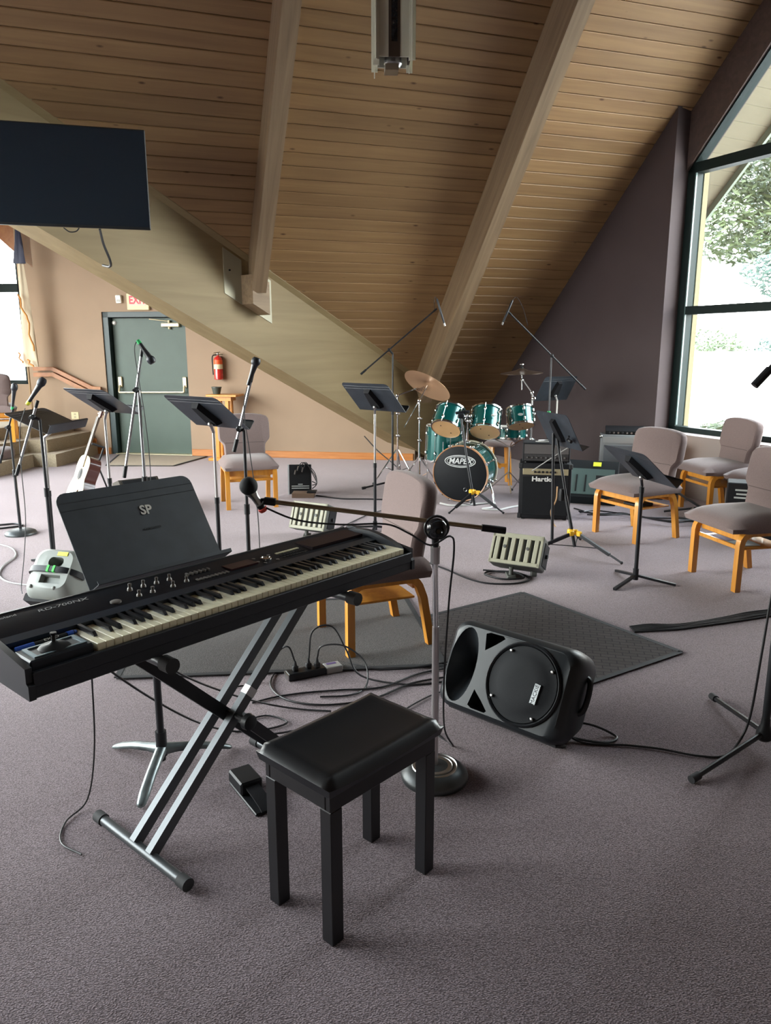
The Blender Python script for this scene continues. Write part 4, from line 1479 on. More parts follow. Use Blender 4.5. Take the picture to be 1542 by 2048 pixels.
def cable(label, pts, r=0.0035, material=None, name='cable', cat='cable', n=6, smooth=True, group='loose cables'):
    P = smooth_path(pts, 6) if smooth else [Vector(p) for p in pts]
    o0 = Vector(P[0])
    g = MB()
    g.tube([Vector(p) - o0 for p in P], r, n)
    o = g.build(name, material or M_cable, None, Matrix.Translation(o0))
    return tag(o, label, cat, group)

M_pole = mat('scuffed_chrome', (0.40, 0.42, 0.44), 0.28, 0.9)
# left group
m1 = mic_stand('microphone stand with a heavy round base at the left edge', (-3.14, 6.315), 0.92, ((-3.25, 6.31, 0.62), (-3.093, 6.30, 1.06)), 'round')
clip_mic('black microphone with green tape at the left edge', (-3.043, 6.28, 1.283), (-3.097, 6.30, 1.065), tape=M_green)
m2 = mic_stand('black boom microphone stand beside the scuffed left tray', (-2.237, 4.90), 1.114, ((-2.425, 4.90, 0.752), (-2.245, 4.90, 1.219)), 'round', boom_mat=M_pole)
clip_mic('black vocal microphone with yellow tape above the left tray', (-2.167, 4.865, 1.379), (-2.298, 4.875, 1.212), tape=M_yellowtape)
m3 = mic_stand('chrome boom microphone stand in front of the green door', (-1.52, 4.70), 1.312, ((-1.648, 4.70, 0.770), (-1.484, 4.70, 1.545)), 'round', pole=M_pole, boom_mat=M_pole)
clip_mic('drooping black microphone with green tape in front of the door', (-1.408, 4.665, 1.476), (-1.495, 4.672, 1.612), tape=M_green)
m4 = mic_stand('black microphone stand crossing the flat music tray, mid left', (-0.825, 4.40), 1.10, ((-0.888, 4.40, 0.975), (-0.768, 4.40, 1.405)), 'round', upper=M_blackmetal, boom_mat=M_pole)
clip_mic('black vocal microphone pointing up before the peach wall', (-0.726, 4.36, 1.515), (-0.786, 4.375, 1.36), tape=None)
# keyboard player's microphone
km = thing('microphone_stand', 'chrome microphone stand with a brass boom across the keyboard', 'microphone stand', (0.183, 2.545, 0), 0, 'microphone stands')
g = MB()
g.lathe([(0.122, 0.0), (0.126, 0.012), (0.122, 0.026), (0.098, 0.046), (0.085, 0.051), (0.082, 0.049), (0.070, 0.052), (0.066, 0.050), (0.045, 0.053), (0.02, 0.058)], 40)
g.build('base', mat('dark_cast_base', (0.055, 0.06, 0.062), 0.4), km, None, 50)
g = MB(); g.lathe([(0.0855, 0.0508), (0.083, 0.0545), (0.080, 0.0512)], 40); g.lathe([(0.0685, 0.052), (0.066, 0.0545), (0.064, 0.0524)], 40); g.build('base_ring', M_steel, km)
g = MB(); g.cyl((0, 0, 0.05), (-0.004, -0.005, 0.60), 0.0128, 14); g.build('lower_post', mat('worn_nickel', (0.52, 0.49, 0.50), 0.3, 0.85), km)
g = MB(); g.cyl((-0.004, -0.005, 0.58), (-0.010, -0.012, 0.84), 0.0105, 14); g.build('upper_post', M_chrome, km)
g = MB(); g.lathe([(0.0165, 0.835), (0.0165, 0.885), (0.0175, 0.888), (0.0175, 0.896)], 14, T(-0.010, -0.012, 0)); g.build('height_clutch', mat('worn_nickel', (0.52, 0.49, 0.50), 0.3, 0.85), km)
g = MB(); g.lathe([(0.012, 0.893), (0.014, 0.935)], 12, T(-0.010, -0.012, 0)); g.build('neck', M_black, km)
bc_ = V(-0.008, -0.045, 0.968)
g = MB(); g.sphere(bc_, 0.036, 18, 12, None, (1, 0.85, 1)); g.lathe([(0.020, 0), (0.019, 0.010), (0.012, 0.014), (0.008, 0.010)], 14, T(bc_.x + 0.004, bc_.y - 0.026, bc_.z - 0.004) @ R('X', 78)); sw_ = g.build('ball_swivel', mat('black_gloss', (0.012, 0.013, 0.016), 0.15), km)
g = MB(); g.tube([bc_ + V(0.040 * cos(q), 0.012, 0.040 * sin(q)) for q in [2 * pi * i / 20 for i in range(20)]], 0.005, 6, closed=True); g.build('swivel_ring', M_blackmetal, sw_)
ba, bb = V(0.225, -0.02, 0.955), V(-0.575, -0.045, 1.062)
g = MB(); g.cyl(ba - (bb - ba).normalized() * 0.0, bb, 0.0078, 12); bo = g.build('boom', mat('old_brass', (0.30, 0.24, 0.16), 0.3, 0.9), km)
dd_ = (bb - ba).normalized()
g = MB(); g.cyl(ba - dd_ * 0.005, ba + dd_ * 0.078, 0.0125, 12); g.build('counterweight', M_black, bo)
g = MB(); g.box(-0.020, 0.022, -0.012, 0.012, -0.012, 0.012, M=look_z(bb, bb + dd_) @ R('Y', 90), bev=0.003); g.build('thread_tip', M_black, bo)
# its ball microphone
kmic = thing('microphone', 'round headed microphone with a red ring at the boom end', 'microphone', (-0.445, 2.50, 1.06), 0, 'microphones on stands')
g = MB(); g.sphere((-0.012, -0.02, 0.058), 0.031, 18, 12); g.build('grille', mat('foam_black', (0.010, 0.011, 0.014), 0.8, bump=0.3, bscale=500), kmic)
g = MB(); g.lathe([(0.013, 0), (0.014, 0.03), (0.022, 0.055)], 14, look_z((0.018, 0.0, -0.005), (-0.006, -0.016, 0.04))); g.build('body', M_steel, kmic)
g = MB(); g.lathe([(0.013, -0.016), (0.014, 0.002)], 14, look_z((0.020, 0.002, -0.010), (-0.006, -0.016, 0.04))); g.build('plug', M_black, kmic)
g = MB(); g.lathe([(0.0135, -0.022), (0.0158, -0.018), (0.0158, -0.010), (0.014, -0.008)], 14, look_z((0.022, 0.003, -0.014), (-0.006, -0.016, 0.04))); g.build('colour_ring', mat('coral_red', (0.80, 0.08, 0.06), 0.4), kmic)
g = MB(); g.tube([(0.012, 0.0, 0.005), (0.035, 0.0, 0.008), (0.05, 0.0, 0.006)], 0.006, 8); g.build('clip', M_black, kmic)
# far right stand, mostly out of frame
mr = mic_stand('black tripod microphone stand at the right edge', (1.505, 2.743), 1.62, ((1.325, 2.745, 1.437), (1.82, 2.74, 2.02)), 'tripod', rot=212, legs=0.44, thick=1.25)
# drum overheads
ol = mic_stand('tall tripod microphone stand arching over the left cymbal', (0.08, 8.52), 1.50, ((-0.273, 8.5, 1.281), (0.545, 8.5, 1.972)), 'tripod', rot=200, legs=0.36)
clip_mic('slim pencil microphone aimed down at the left cymbal', (0.648, 8.475, 1.80), (0.556, 8.48, 2.085), 'pencil', cat='microphone')
orr = mic_stand('tall microphone stand arching over the right cymbal', (1.80, 8.36), 1.481, ((2.185, 8.35, 1.123), (1.326, 8.35, 1.932)), 'tripod', rot=60, legs=0.25, pole=mat('grey_tube', (0.06, 0.06, 0.065), 0.4, 0.4))
clip_mic('slim pencil microphone aimed down at the right cymbal', (1.249, 8.335, 1.810), (1.352, 8.33, 2.061), 'pencil', cat='microphone')
g = MB(); g.lathe([(0.019, 0.835), (0.021, 0.85), (0.019, 0.885)], 12); g.build('tape_band', M_green, orr)
# ================================================================== loudspeakers
def cut(mb, cutters, name, material, parent, M=None, angle=35):
    """mb minus the cutter meshes, as one mesh object"""
    me = mb.mesh(name, material, 0)
    ob = bpy.data.objects.new('tmp_body', me)
    COL.objects.link(ob)
    tmp = [ob]
    for c in cutters:
        cm = c.mesh('tmp_cut', None, 0)
        co = bpy.data.objects.new('tmp_cut', cm)
        COL.objects.link(co)
        md = ob.modifiers.new('b', 'BOOLEAN')
        md.operation = 'DIFFERENCE'
        md.solver = 'EXACT'
        md.object = co
        tmp.append(co)
    bpy.context.view_layer.update()
    dg = bpy.context.evaluated_depsgraph_get()
    out = bpy.data.meshes.new_from_object(ob.evaluated_get(dg))
    for t_ in tmp:
        d = t_.data
        bpy.data.objects.remove(t_)
        bpy.data.meshes.remove(d)
    out.name = name
    out.materials.clear()
    out.materials.append(material)
    out.polygons.foreach_set('use_smooth', [True] * len(out.polygons))
    out.polygons.foreach_set('material_index', [0] * len(out.polygons))
    out.set_sharp_from_angle(angle=radians(angle))
    return link(name, out, parent, M)

def rrect(w, h, r, n=5, cx=0, cz=0):
    pts = []
    for (sx, sz, a0) in ((1, 1, 0), (-1, 1, 90), (-1, -1, 180), (1, -1, 270)):
        for k in range(n + 1):
            a = radians(a0 + 90 * k / n)
            pts.append((cx + sx * (w / 2 - r) + r * cos(a), cz + sz * (h / 2 - r) + r * sin(a)))
    return pts

M_spk = mat('moulded_black_plastic', (0.015, 0.018, 0.021), 0.42, spec=0.4, bump=0.10, bscale=600)
M_grille = mat('black_grille', (0.010, 0.011, 0.013), 0.7, spec=0.2, bump=0.5, bscale=900)
spk = thing('floor_monitor', 'moulded black loudspeaker lying on its side beside the bench', 'loudspeaker', (0.487, 2.90, 0), 0)
Ms = Matrix.Translation((0, 0, 0.238)) @ R('Z', -42) @ R('X', -25) @ Matrix.Scale(1.12, 4)
def P3(pts, y):
    return [Vector((p[0], y, p[1])) for p in pts]
body = MB()
body.loft([P3(rrect(0.49, 0.30, 0.05, 6), -0.004), P3(rrect(0.525, 0.33, 0.055, 6), 0.012), P3(rrect(0.545, 0.345, 0.06, 6), 0.045), P3(rrect(0.545, 0.345, 0.06, 6), 0.09), P3(rrect(0.53, 0.30, 0.06, 6, 0, 0.015), 0.17), P3(rrect(0.44, 0.20, 0.05, 6, 0, 0.03), 0.25), P3(rrect(0.40, 0.16, 0.05, 6, 0, 0.03), 0.262)])
horn = MB()
def ell(cx, a, b, y, n=28):
    return [Vector((cx + a * cos(2 * pi * k / n), y, b * sin(2 * pi * k / n))) for k in range(n)]
horn.loft([ell(-0.186, 0.066, 0.150, -0.02), ell(-0.186, 0.060, 0.142, 0.004), ell(-0.188, 0.044, 0.105, 0.035), ell(-0.190, 0.026, 0.055, 0.075), ell(-0.190, 0.012, 0.018, 0.115)])
def tri(cz):
    s = 1 if cz > 0 else -1
    pts = [(-0.105, cz - s * 0.040), (-0.118, cz + s * 0.022), (-0.10, cz + s * 0.030), (-0.04, cz + s * 0.030), (-0.032, cz + s * 0.022), (-0.060, cz - s * 0.004)]
    c = MB()
    c.loft([[Vector((x, -0.03, z)) for x, z in pts], [Vector((x * 0.95, 0.07, z)) for x, z in pts]])
    return c
cab = cut(body, [horn, tri(0.115), tri(-0.115)], 'cabinet', M_spk, spk, Ms, 40)
hm = MB(); hm.lathe([(0.010, 0), (0.010, 0.01)], 12, T(-0.190, 0.113, 0) @ R('X', 90)); hm.build('horn_throat', M_dark, spk, Ms)
g = MB(); g.ring([(0.143, -0.002), (0.152, 0.004), (0.152, 0.010), (0.146, 0.016), (0.140, 0.010)], 48, T(0.085, 0, 0) @ R('X', 90)); g.build('woofer_ring', M_black, spk, Ms, 40)
g = MB(); g.lathe([(0.140, 0.004), (0.136, 0.010), (0.104, 0.012), (0.099, 0.015), (0.05, 0.017), (0.002, 0.018)], 48, T(0.085, 0, 0) @ R('X', 90)); gr = g.build('grille', M_grille, spk, Ms, 40)
for a in (35, 125, 215, 305):
    g = MB(); g.lathe([(0.006, 0.012), (0.006, 0.018), (0.003, 0.020)], 8, T(0.085 + 0.128 * cos(radians(a)), 0, 0.128 * sin(radians(a))) @ R('X', 90)); g.build('screw', M_steel, spk, Ms)
g = MB(); g.box(-0.011, 0.011, -0.023, -0.012, -0.036, 0.036, M=T(0.150, 0.0, -0.018) @ R('Y', 4)); bd = g.build('badge', mat('badge_grey', (0.34, 0.36, 0.37), 0.4, 0.4), spk, Ms, 0)
lettering('MACKIE.', 0.020, M_black, bd, T(0.150, -0.0235, -0.018) @ R('Y', 4) @ R('X', 90) @ R('Z', 90), 0.0003)
for (x, z) in ((0.262, 0.11), (0.262, -0.02)):
    g = MB(); g.box(0, 0.045, 0.11, 0.15, z - 0.012, z + 0.012, bev=0.006, seg=2); g.build('foot', M_rubber, spk, Ms, 40)
g = MB(); g.tube(smooth_path([(0.255, 0.10, 0.09), (0.285, 0.10, 0.07), (0.285, 0.10, -0.02), (0.255, 0.10, -0.05)], 5), 0.011, 8); g.build('handle', M_black, spk, Ms)
g = MB(); g.box(-0.24, 0.24, 0.06, 0.20, -0.178, -0.165, bev=0.005); g.build('base_skid', M_rubber, spk, Ms, 30)

# grey PA speaker behind the SP stand
M_gpa = mat('warm_grey_plastic', (0.22, 0.235, 0.215), 0.5, noise=0.06, nscale=10)
pa = thing('pa_speaker', 'grey moulded speaker with a green taped handle, left of the keyboard', 'loudspeaker', (-2.02, 4.40, 0), 0)
Mp = Matrix.Translation((0, 0, 0.235)) @ R('Z', -14) @ R('X', -38)
body = MB()
body.loft([P3(rrect(0.24, 0.24, 0.06, 5, 0.01, 0.01), -0.03), P3(rrect(0.30, 0.30, 0.07, 5), 0.0), P3(rrect(0.335, 0.335, 0.06, 5), 0.05), P3(rrect(0.37, 0.35, 0.045, 5), 0.14), P3(rrect(0.38, 0.355, 0.03, 5), 0.28)])
hole = MB(); hole.loft([P3(rrect(0.105, 0.062, 0.028, 5, 0.02, 0.060), -0.06), P3(rrect(0.095, 0.055, 0.026, 5, 0.02, 0.060), 0.06)])
rec = MB(); rec.loft([P3([(-0.055, -0.085), (0.105, -0.085), (0.085, -0.02), (-0.055, -0.02)], -0.06), P3([(-0.045, -0.07), (0.085, -0.07), (0.075, -0.03), (-0.045, -0.03)], 0.008)])
cut(body, [hole, rec], 'cabinet', M_gpa, pa, Mp, 35)
g = MB()
hp = smooth_path([(-0.172, 0.075, 0.005), (-0.165, 0.02, 0.006), (-0.12, -0.030, 0.007), (0.0, -0.042, 0.008), (0.10, -0.034, 0.008), (0.155, 0.01, 0.007), (0.172, 0.07, 0.006)], 5)
g.ribbon(hp, (0, 0, 1), 0.036, 0.016); hd = g.build('handle', M_black, pa, Mp, 40)
for x in (-0.005, 0.036):
    g = MB(); g.box(x - 0.009, x + 0.009, -0.053, -0.034, -0.012, 0.030, bev=0.002); g.build('tape_band', mat('bright_green_tape', (0.03, 0.55, 0.05), 0.5), hd, None, 20)
for x in (-0.095, 0.065):
    g = MB(); g.sphere((x, -0.028, -0.105), 0.012, 10, 6); g.build('foot', M_gpa, pa, Mp)
g = MB(); g.box(0.015, 0.085, -0.034, -0.0295, 0.10, 0.125, M=T(0, 0, 0)); g.build('yellow_label', M_yellowtape, pa, Mp, 0)
g = MB(); g.loft([P3(rrect(0.33, 0.05, 0.01, 3, 0, -0.155), 0.035), P3(rrect(0.33, 0.06, 0.01, 3, 0, -0.165), 0.24)]); ip = g.build('input_panel', M_dark, pa, Mp, 30)
g = MB(); g.cyl((0.03, 0.06, -0.175), (0.03, 0.03, -0.215), 0.012, 10); g.build('plug', M_yellow, ip)
g = MB(); g.tube(smooth_path([(0.06, 0.06, -0.18), (0.09, 0.02, -0.19), (0.13, 0.03, -0.185)], 4), 0.005, 6); g.build('lead', M_steel, ip)

# two small slatted vocal monitors on the floor
M_slat = mat('putty_grey', (0.36, 0.35, 0.26), 0.55, noise=0.06, nscale=12)
M_hot = mat('dark_putty', (0.085, 0.088, 0.078), 0.5)
def hotspot(label, loc, yaw, tilt, w, h, zc):
    t = thing('vocal_monitor', label, 'monitor speaker', (loc[0], loc[1], 0), 0, 'small slatted monitors')
    Mo = Matrix.Translation((0, 0, zc)) @ R('Z', yaw) @ R('X', -tilt)
    body = MB()
    body.loft([P3(rrect(w, h, 0.012, 3), 0.0), P3(rrect(w, h, 0.014, 3), 0.10), P3(rrect(w * 0.92, h * 0.9, 0.02, 3), 0.19)])
    cutters = []
    c = MB(); c.box(-w / 2 + 0.022, w / 2 - 0.022, -0.02, 0.03, -h / 2 + 0.022, h / 2 - 0.03); cutters.append(c)
    cut(body, cutters, 'case', M_hot, t, Mo, 30)
    g = MB()
    for (a, b, c_, d) in ((-w / 2, w / 2, h / 2 - 0.036, h / 2 - 0.002), (-w / 2, w / 2, -h / 2 + 0.002, -h / 2 + 0.028), (-w / 2, -w / 2 + 0.02, -h / 2, h / 2), (w / 2 - 0.02, w / 2, -h / 2, h / 2)):
        g.box(a, b, -0.008, 0.0, c_, d, bev=0.003)
    g.build('grille_frame', M_slat, t, Mo, 30)
    n = 6
    for i in range(n):
        x = -w / 2 + 0.045 + (w - 0.09) * i / (n - 1)
        g = MB(); g.box(x - 0.016, x + 0.016, -0.010, 0.006, -h / 2 + 0.024, h / 2 - 0.032, bev=0.004); g.build('slat', M_slat, t, Mo, 30)
    for i in (1, 4):
        x = -w / 2 + 0.045 + (w - 0.09) * i / (n - 1)
        g = MB(); g.lathe([(0.012, 0), (0.012, 0.006), (0.005, 0.007)], 10, T(x, -0.010, 0.01) @ R('X', 90)); g.build('rosette', M_hot, t, Mo)
    g = MB(); g.box(0.0, 0.09, 0.03, 0.06, h / 2 - 0.001, h / 2 + 0.001); g.build('yellow_label', M_yellowtape, t, Mo, 0)
    g = MB(); g.box(w / 2 - 0.002, w / 2 + 0.004, 0.04, 0.16, -h / 2 + 0.03, h / 2 - 0.03, bev=0.002); cp = g.build('control_plate', M_black, t, Mo, 20)
    g = MB(); g.lathe([(0.016, 0), (0.014, 0.014)], 12, T(w / 2 + 0.004, 0.10, 0.0) @ R('Y', 90)); g.build('knob', M_rubber, cp)
    lowf = Mo @ V(-0.03, 0.06, -h / 2)
    g = MB(); g.cyl(lowf, V(lowf.x, lowf.y, 0.012), 0.016, 10); g.box(lowf.x - 0.03, lowf.x + 0.03, lowf.y - 0.05, lowf.y + 0.07, 0.0, 0.022, bev=0.004); g.build('stand_adapter', M_hot, t, None, 40)
    low2 = Mo @ V(0.10, 0.17, -h / 2 + 0.02)
    g = MB(); g.box(low2.x - 0.02, low2.x + 0.02, low2.y - 0.02, low2.y + 0.02, 0.0, low2.z + 0.01, bev=0.004); g.build('rear_foot', M_hot, t, None, 30)
    return t
hotspot('small slatted monitor with yellow label beneath the right tripod stand', (0.905, 5.05), -28, 30, 0.365, 0.225, 0.205)
hotspot('small slatted monitor on the carpet just behind the keyboard', (-0.645, 6.18), -26, 22, 0.34, 0.235, 0.19)

# ================================================================== amplifiers
M_tolex = mat('black_tolex', (0.012, 0.012, 0.014), 0.65, spec=0.2, bump=0.25, bscale=400)
amp = thing('bass_amplifier', 'black bass combo amplifier with white lettering, right of the drums', 'amplifier', (1.47, 6.855, 0), heading(0.18, 0.98))
g = MB(); g.box(-0.235, 0.235, 0.0, 0.30, 0.012, 0.53, bev=0.012, seg=2); g.build('cabinet', M_tolex, amp, None, 30)
g = MB(); g.box(-0.205, 0.205, -0.006, 0.004, 0.045, 0.405, bev=0.002); g.build('grille_cloth', M_grille, amp, None, 0)
g = MB(); g.box(-0.205, 0.205, -0.008, 0.004, 0.425, 0.482, bev=0.002); pn = g.build('control_panel', mat('brushed_gold', (0.50, 0.44, 0.28), 0.35, 0.5), amp, None, 0)
for k in range(6):
    g = MB(); g.lathe([(0.011, 0), (0.009, 0.012)], 10, T(-0.095 + 0.036 * k, -0.008, 0.452) @ R('X', 90)); g.build('knob', M_black, pn)
lettering('Hartke', 0.060, mat('white_logo', (0.72, 0.72, 0.70), 0.5), amp, T(-0.02, -0.010, 0.385) @ R('X', 90), 0.002, 0, 0.002, 'lettering', 1.2)
for (x, z) in ((-0.225, 0.035), (0.225, 0.035), (-0.225, 0.505), (0.225, 0.505)):
    g = MB(); g.box(x - 0.018, x + 0.018, -0.004, 0.02, z - 0.024, z + 0.024, bev=0.006); g.build('corner_guard', M_rubber, amp, None, 30)
for (x, y) in ((-0.19, 0.04), (0.19, 0.04), (-0.19, 0.26), (0.19, 0.26)):
    g = MB(); g.cyl((x, y, 0), (x, y, 0.014), 0.018, 10); g.build('foot', M_rubber, amp)
hd = thing('amplifier_head', 'dark amplifier head with a grey grille on top of the bass amplifier', 'amplifier', (1.475, 6.88, 0.530), heading(0.18, 0.98))
g = MB(); g.box(-0.215, 0.215, 0.0, 0.24, 0.010, 0.185, bev=0.008); g.build('case', M_tolex, hd, None, 30)
g = MB(); g.box(-0.20, 0.20, -0.004, 0.002, 0.085, 0.172); g.build('grille', mat('grey_mesh', (0.11, 0.10, 0.10), 0.6, bump=0.5, bscale=700), hd, None, 0)
g = MB(); g.box(-0.20, 0.20, -0.005, 0.002, 0.022, 0.082); pn = g.build('control_panel', mat('dark_grey_panel', (0.05, 0.048, 0.05), 0.4), hd, None, 0)
for k in range(9):
    g = MB(); g.lathe([(0.009, 0), (0.008, 0.012)], 8, T(-0.17 + 0.042 * k, -0.005, 0.052) @ R('X', 90)); g.build('knob', M_steel, pn)
for (x, y) in ((-0.18, 0.03), (0.18, 0.03), (-0.18, 0.21), (0.18, 0.21)):
    g = MB(); g.cyl((x, y, 0), (x, y, 0.012), 0.015, 8); g.build('foot', M_rubber, hd)
g = MB()
g.tube(smooth_path([(1.39, 6.96, 0.722), (1.47, 6.90, 0.726), (1.58, 6.94, 0.722), (1.62, 7.02, 0.724), (1.50, 7.05, 0.722), (1.42, 6.98, 0.729)], 6), 0.006, 6)
o = g.build('cable', mat('grey_cable', (0.35, 0.35, 0.34), 0.5), None); tag(o, 'coiled grey lead lying on top of the amplifier head', 'cable', 'loose cables')

ga = thing('guitar_amplifier', 'silver grey amplifier against the mauve wall', 'amplifier', (2.575, 8.24, 0), heading(0.25, 0.97))
g = MB(); g.box(-0.215, 0.215, 0.0, 0.26, 0.02, 0.635, bev=0.010, seg=2); g.build('cabinet', mat('silver_cabinet', (0.24, 0.25, 0.26), 0.45, 0.3), ga, None, 30)
g = MB(); g.box(-0.175, 0.175, -0.006, 0.004, 0.06, 0.52, bev=0.003); g.build('grille_cloth', mat('grey_grille', (0.13, 0.14, 0.155), 0.6, bump=0.4, bscale=600), ga, None, 0)
g = MB(); g.box(-0.19, 0.19, -0.005, 0.003, 0.545, 0.61); g.build('control_panel', mat('pale_panel', (0.36, 0.37, 0.37), 0.4, 0.4), ga, None, 0)
for sx in (-1, 1):
    for z in (0.04, 0.615):
        g = MB(); g.sphere((sx * 0.21, 0.005, z), 0.018, 10, 6); g.build('corner_guard', M_steel, ga)
for (x, y) in ((-0.17, 0.04), (0.17, 0.04), (-0.17, 0.22), (0.17, 0.22)):
    g = MB(); g.cyl((x, y, 0), (x, y, 0.022), 0.018, 8); g.build('foot', M_rubber, ga)
mx = thing('mixer', 'dark flat mixer lying on the silver grey amplifier', 'mixer', (2.62, 8.26, 0.635), heading(0.25, 0.97))
g = MB(); g.loft([[Vector((-0.20, 0.0, 0)), Vector((0.22, 0.0, 0)), Vector((0.22, 0.25, 0)), Vector((-0.20, 0.25, 0))], [Vector((-0.20, 0.0, 0.04)), Vector((0.22, 0.0, 0.04)), Vector((0.22, 0.25, 0.075)), Vector((-0.20, 0.25, 0.075))]]); g.build('case', M_black, mx, None, 0)
for k in range(8):
    g = MB(); g.lathe([(0.011, 0), (0.009, 0.016)], 8, T(-0.16 + 0.046 * k, -0.001, 0.02) @ R('X', 90)); g.build('knob', M_steel if k % 3 else M_rubber, mx)
g = MB(); g.box(-0.11, 0.11, -0.14, 0.14, 0.0, 0.60, bev=0.006)
o = g.build('wooden_cabinet', wood_mat('brown_cabinet_wood', (0.30, 0.13, 0.05), (0.42, 0.20, 0.08), 0.5, 3, (8, 8, 1)), None, T(2.86, 7.98, 0) @ R('Z', heading(0.25, 0.97)), 20)
tag(o, 'narrow brown wooden box between the silver amplifier and the window', 'box')

bw = thing('wedge_monitor', 'black floor wedge with a slotted back, reflection painted grey-green, before the mauve wall', 'loudspeaker', (2.08, 7.60, 0), heading(0.35, 0.94))
prof = [(-0.02, 0.0), (-0.06, 0.08), (0.12, 0.36), (0.19, 0.42), (0.32, 0.40), (0.38, 0.0)]
g = MB(); g.loft([[Vector((-0.26, y, z)) for y, z in prof], [Vector((-0.24, y, z * 1.01)) for y, z in prof], [Vector((0.27, y, z)) for y, z in prof]]); g.build('cabinet', M_spk, bw, None, 25)
g = MB()
p0, p1 = V(0, -0.044, 0.105), V(0, 0.110, 0.345)
nn = (p1 - p0).cross(V(1, 0, 0)).normalized()
if nn.y > 0: nn = -nn
g.slab([p0 + V(-0.19, 0, 0), p0 + V(0.24, 0, 0), p1 + V(0.24, 0, 0), p1 + V(-0.19, 0, 0)], nn * 0.008); pn = g.build('back_panel', mat('grey_green_reflection', (0.085, 0.125, 0.118), 0.35), bw, None, 0)  # reflection on the black top face is put into the panel colour
for x in (-0.13, -0.04):
    a, b = p0.lerp(p1, 0.1), p0.lerp(p1, 0.75)
    g = MB(); g.slab([a + V(x - 0.007, 0, 0) + nn * 0.004, a + V(x + 0.007, 0, 0) + nn * 0.004, b + V(x + 0.007, 0, 0) + nn * 0.004, b + V(x - 0.007, 0, 0) + nn * 0.004], nn * 0.008); g.build('slot', M_dark, pn, None, 0)
a, b = p0.lerp(p1, 0.25), p0.lerp(p1, 0.75)
g = MB(); g.slab([a + V(0.06, 0, 0) + nn * 0.003, a + V(0.22, 0, 0) + nn * 0.003, b + V(0.22, 0, 0) + nn * 0.003, b + V(0.06, 0, 0) + nn * 0.003], nn * 0.007); g.build('handle_recess', M_dark, pn, None, 0)
g = MB(); g.slab([(0.02, 0.125, 0.372), (0.10, 0.125, 0.372), (0.10, 0.165, 0.408), (0.02, 0.165, 0.408)], (0, -0.004, 0.004)); g.build('yellow_label', M_yellowtape, bw, None, 0)

fa = thing('small_amplifier', 'black amplifier with pale printing between the right chairs', 'amplifier', (2.98, 6.02, 0), heading(0.40, 0.92))
g = MB(); g.box(-0.19, 0.19, 0.0, 0.22, 0.015, 0.49, bev=0.008); g.build('cabinet', M_tolex, fa, None, 30)
g = MB(); g.box(-0.165, 0.165, -0.005, 0.003, 0.05, 0.30); g.build('grille_cloth', M_grille, fa, None, 0)
for z, w_ in ((0.425, 0.26), (0.392, 0.24), (0.362, 0.27)):
    g = MB(); g.box(-w_ / 2, w_ / 2, -0.003, 0.002, z, z + 0.014); g.build('printed_line', mat('pale_print', (0.45, 0.48, 0.46), 0.5), fa, None, 0)
for (x, y) in ((-0.15, 0.03), (0.15, 0.03), (-0.15, 0.19), (0.15, 0.19)):
    g = MB(); g.cyl((x, y, 0), (x, y, 0.017), 0.015, 8); g.build('foot', M_rubber, fa)

# ================================================================== drum kit
def lacquer():
    m = mat('teal_lacquer', (0.0, 0.085, 0.080), 0.2, 0.35, coat=0.8)
    return m
M_teal = lacquer()
M_headwood = mat('amber_drum_head', (0.60, 0.36, 0.17), 0.45, noise=0.06, nscale=6)
M_headclear = mat('white_drum_head', (0.62, 0.60, 0.55), 0.5)
M_hoopwood = mat('orange_hoop', (0.40, 0.20, 0.10), 0.35)
def drum(name, label, bottom, axis, radius, depth, nl=6, grp='drums of the teal kit', cat='drum', badge=True, floor_legs=False):
    t = thing(name, label, cat, tuple(bottom), 0, grp)
    Mx = Vector(axis).normalized().to_track_quat('Z', 'Y').to_matrix().to_4x4()
    g = MB(); g.lathe([(radius, 0.015), (radius, depth - 0.015)], 40, Mx); sh = g.build('shell', M_teal, t, None, 30)
    for (z0, z1) in ((0.0, 0.022), (depth - 0.022, depth)):
        g = MB(); g.ring([(radius + 0.004, z0), (radius + 0.013, z0 + 0.002), (radius + 0.013, z1 - 0.002), (radius + 0.004, z1)], 40, Mx); g.build('hoop', M_chrome, t)
    g = MB(); g.lathe([(radius + 0.004, 0.004), (radius + 0.004, 0.010)], 40, Mx); hb = g.build('bottom_head', M_headwood, t, None, 30)
    for a in (60, 240):
        g = MB(); g.lathe([(0.007, 0), (0.007, 0.004)], 8, Mx @ T(radius * 0.5 * cos(radians(a)), radius * 0.5 * sin(radians(a)), 0.001)); g.build('vent_dot', M_dark, hb)
    g = MB(); g.lathe([(radius + 0.004, depth - 0.010), (radius + 0.004, depth - 0.004)], 40, Mx); g.build('top_head', M_headclear, t, None, 30)
    for k in range(nl):
        a = 2 * pi * (k + 0.5) / nl
        c, s = cos(a), sin(a)
        g = MB()
        for z in (depth * 0.24, depth * 0.76):
            g.sphere((c * (radius + 0.008), s * (radius + 0.008), z), 0.014, 8, 6, Mx, (1, 1, 1.7))
        g.tube([(c * (radius + 0.016), s * (radius + 0.016), 0.004), (c * (radius + 0.016), s * (radius + 0.016), depth - 0.004)], 0.0035, 6, M=Mx)
        g.build('lug', M_chrome, t)
    if floor_legs:
        for k in range(3):
            a = 2 * pi * k / 3 + 0.4
            c, s = cos(a) * (radius + 0.022), sin(a) * (radius + 0.022)
            g = MB(); g.tube([(c, s, depth * 0.6), (c, s, -bottom[2] + 0.06), (c * 1.12, s * 1.12, -bottom[2] + 0.012)], 0.006, 8); g.build('leg', M_chrome, t)
    return t
bd = thing('bass_drum', 'teal bass drum with a black front head', 'drum', (0.766, 7.67, 0), heading(0.355, 0.935), 'drums of the teal kit')
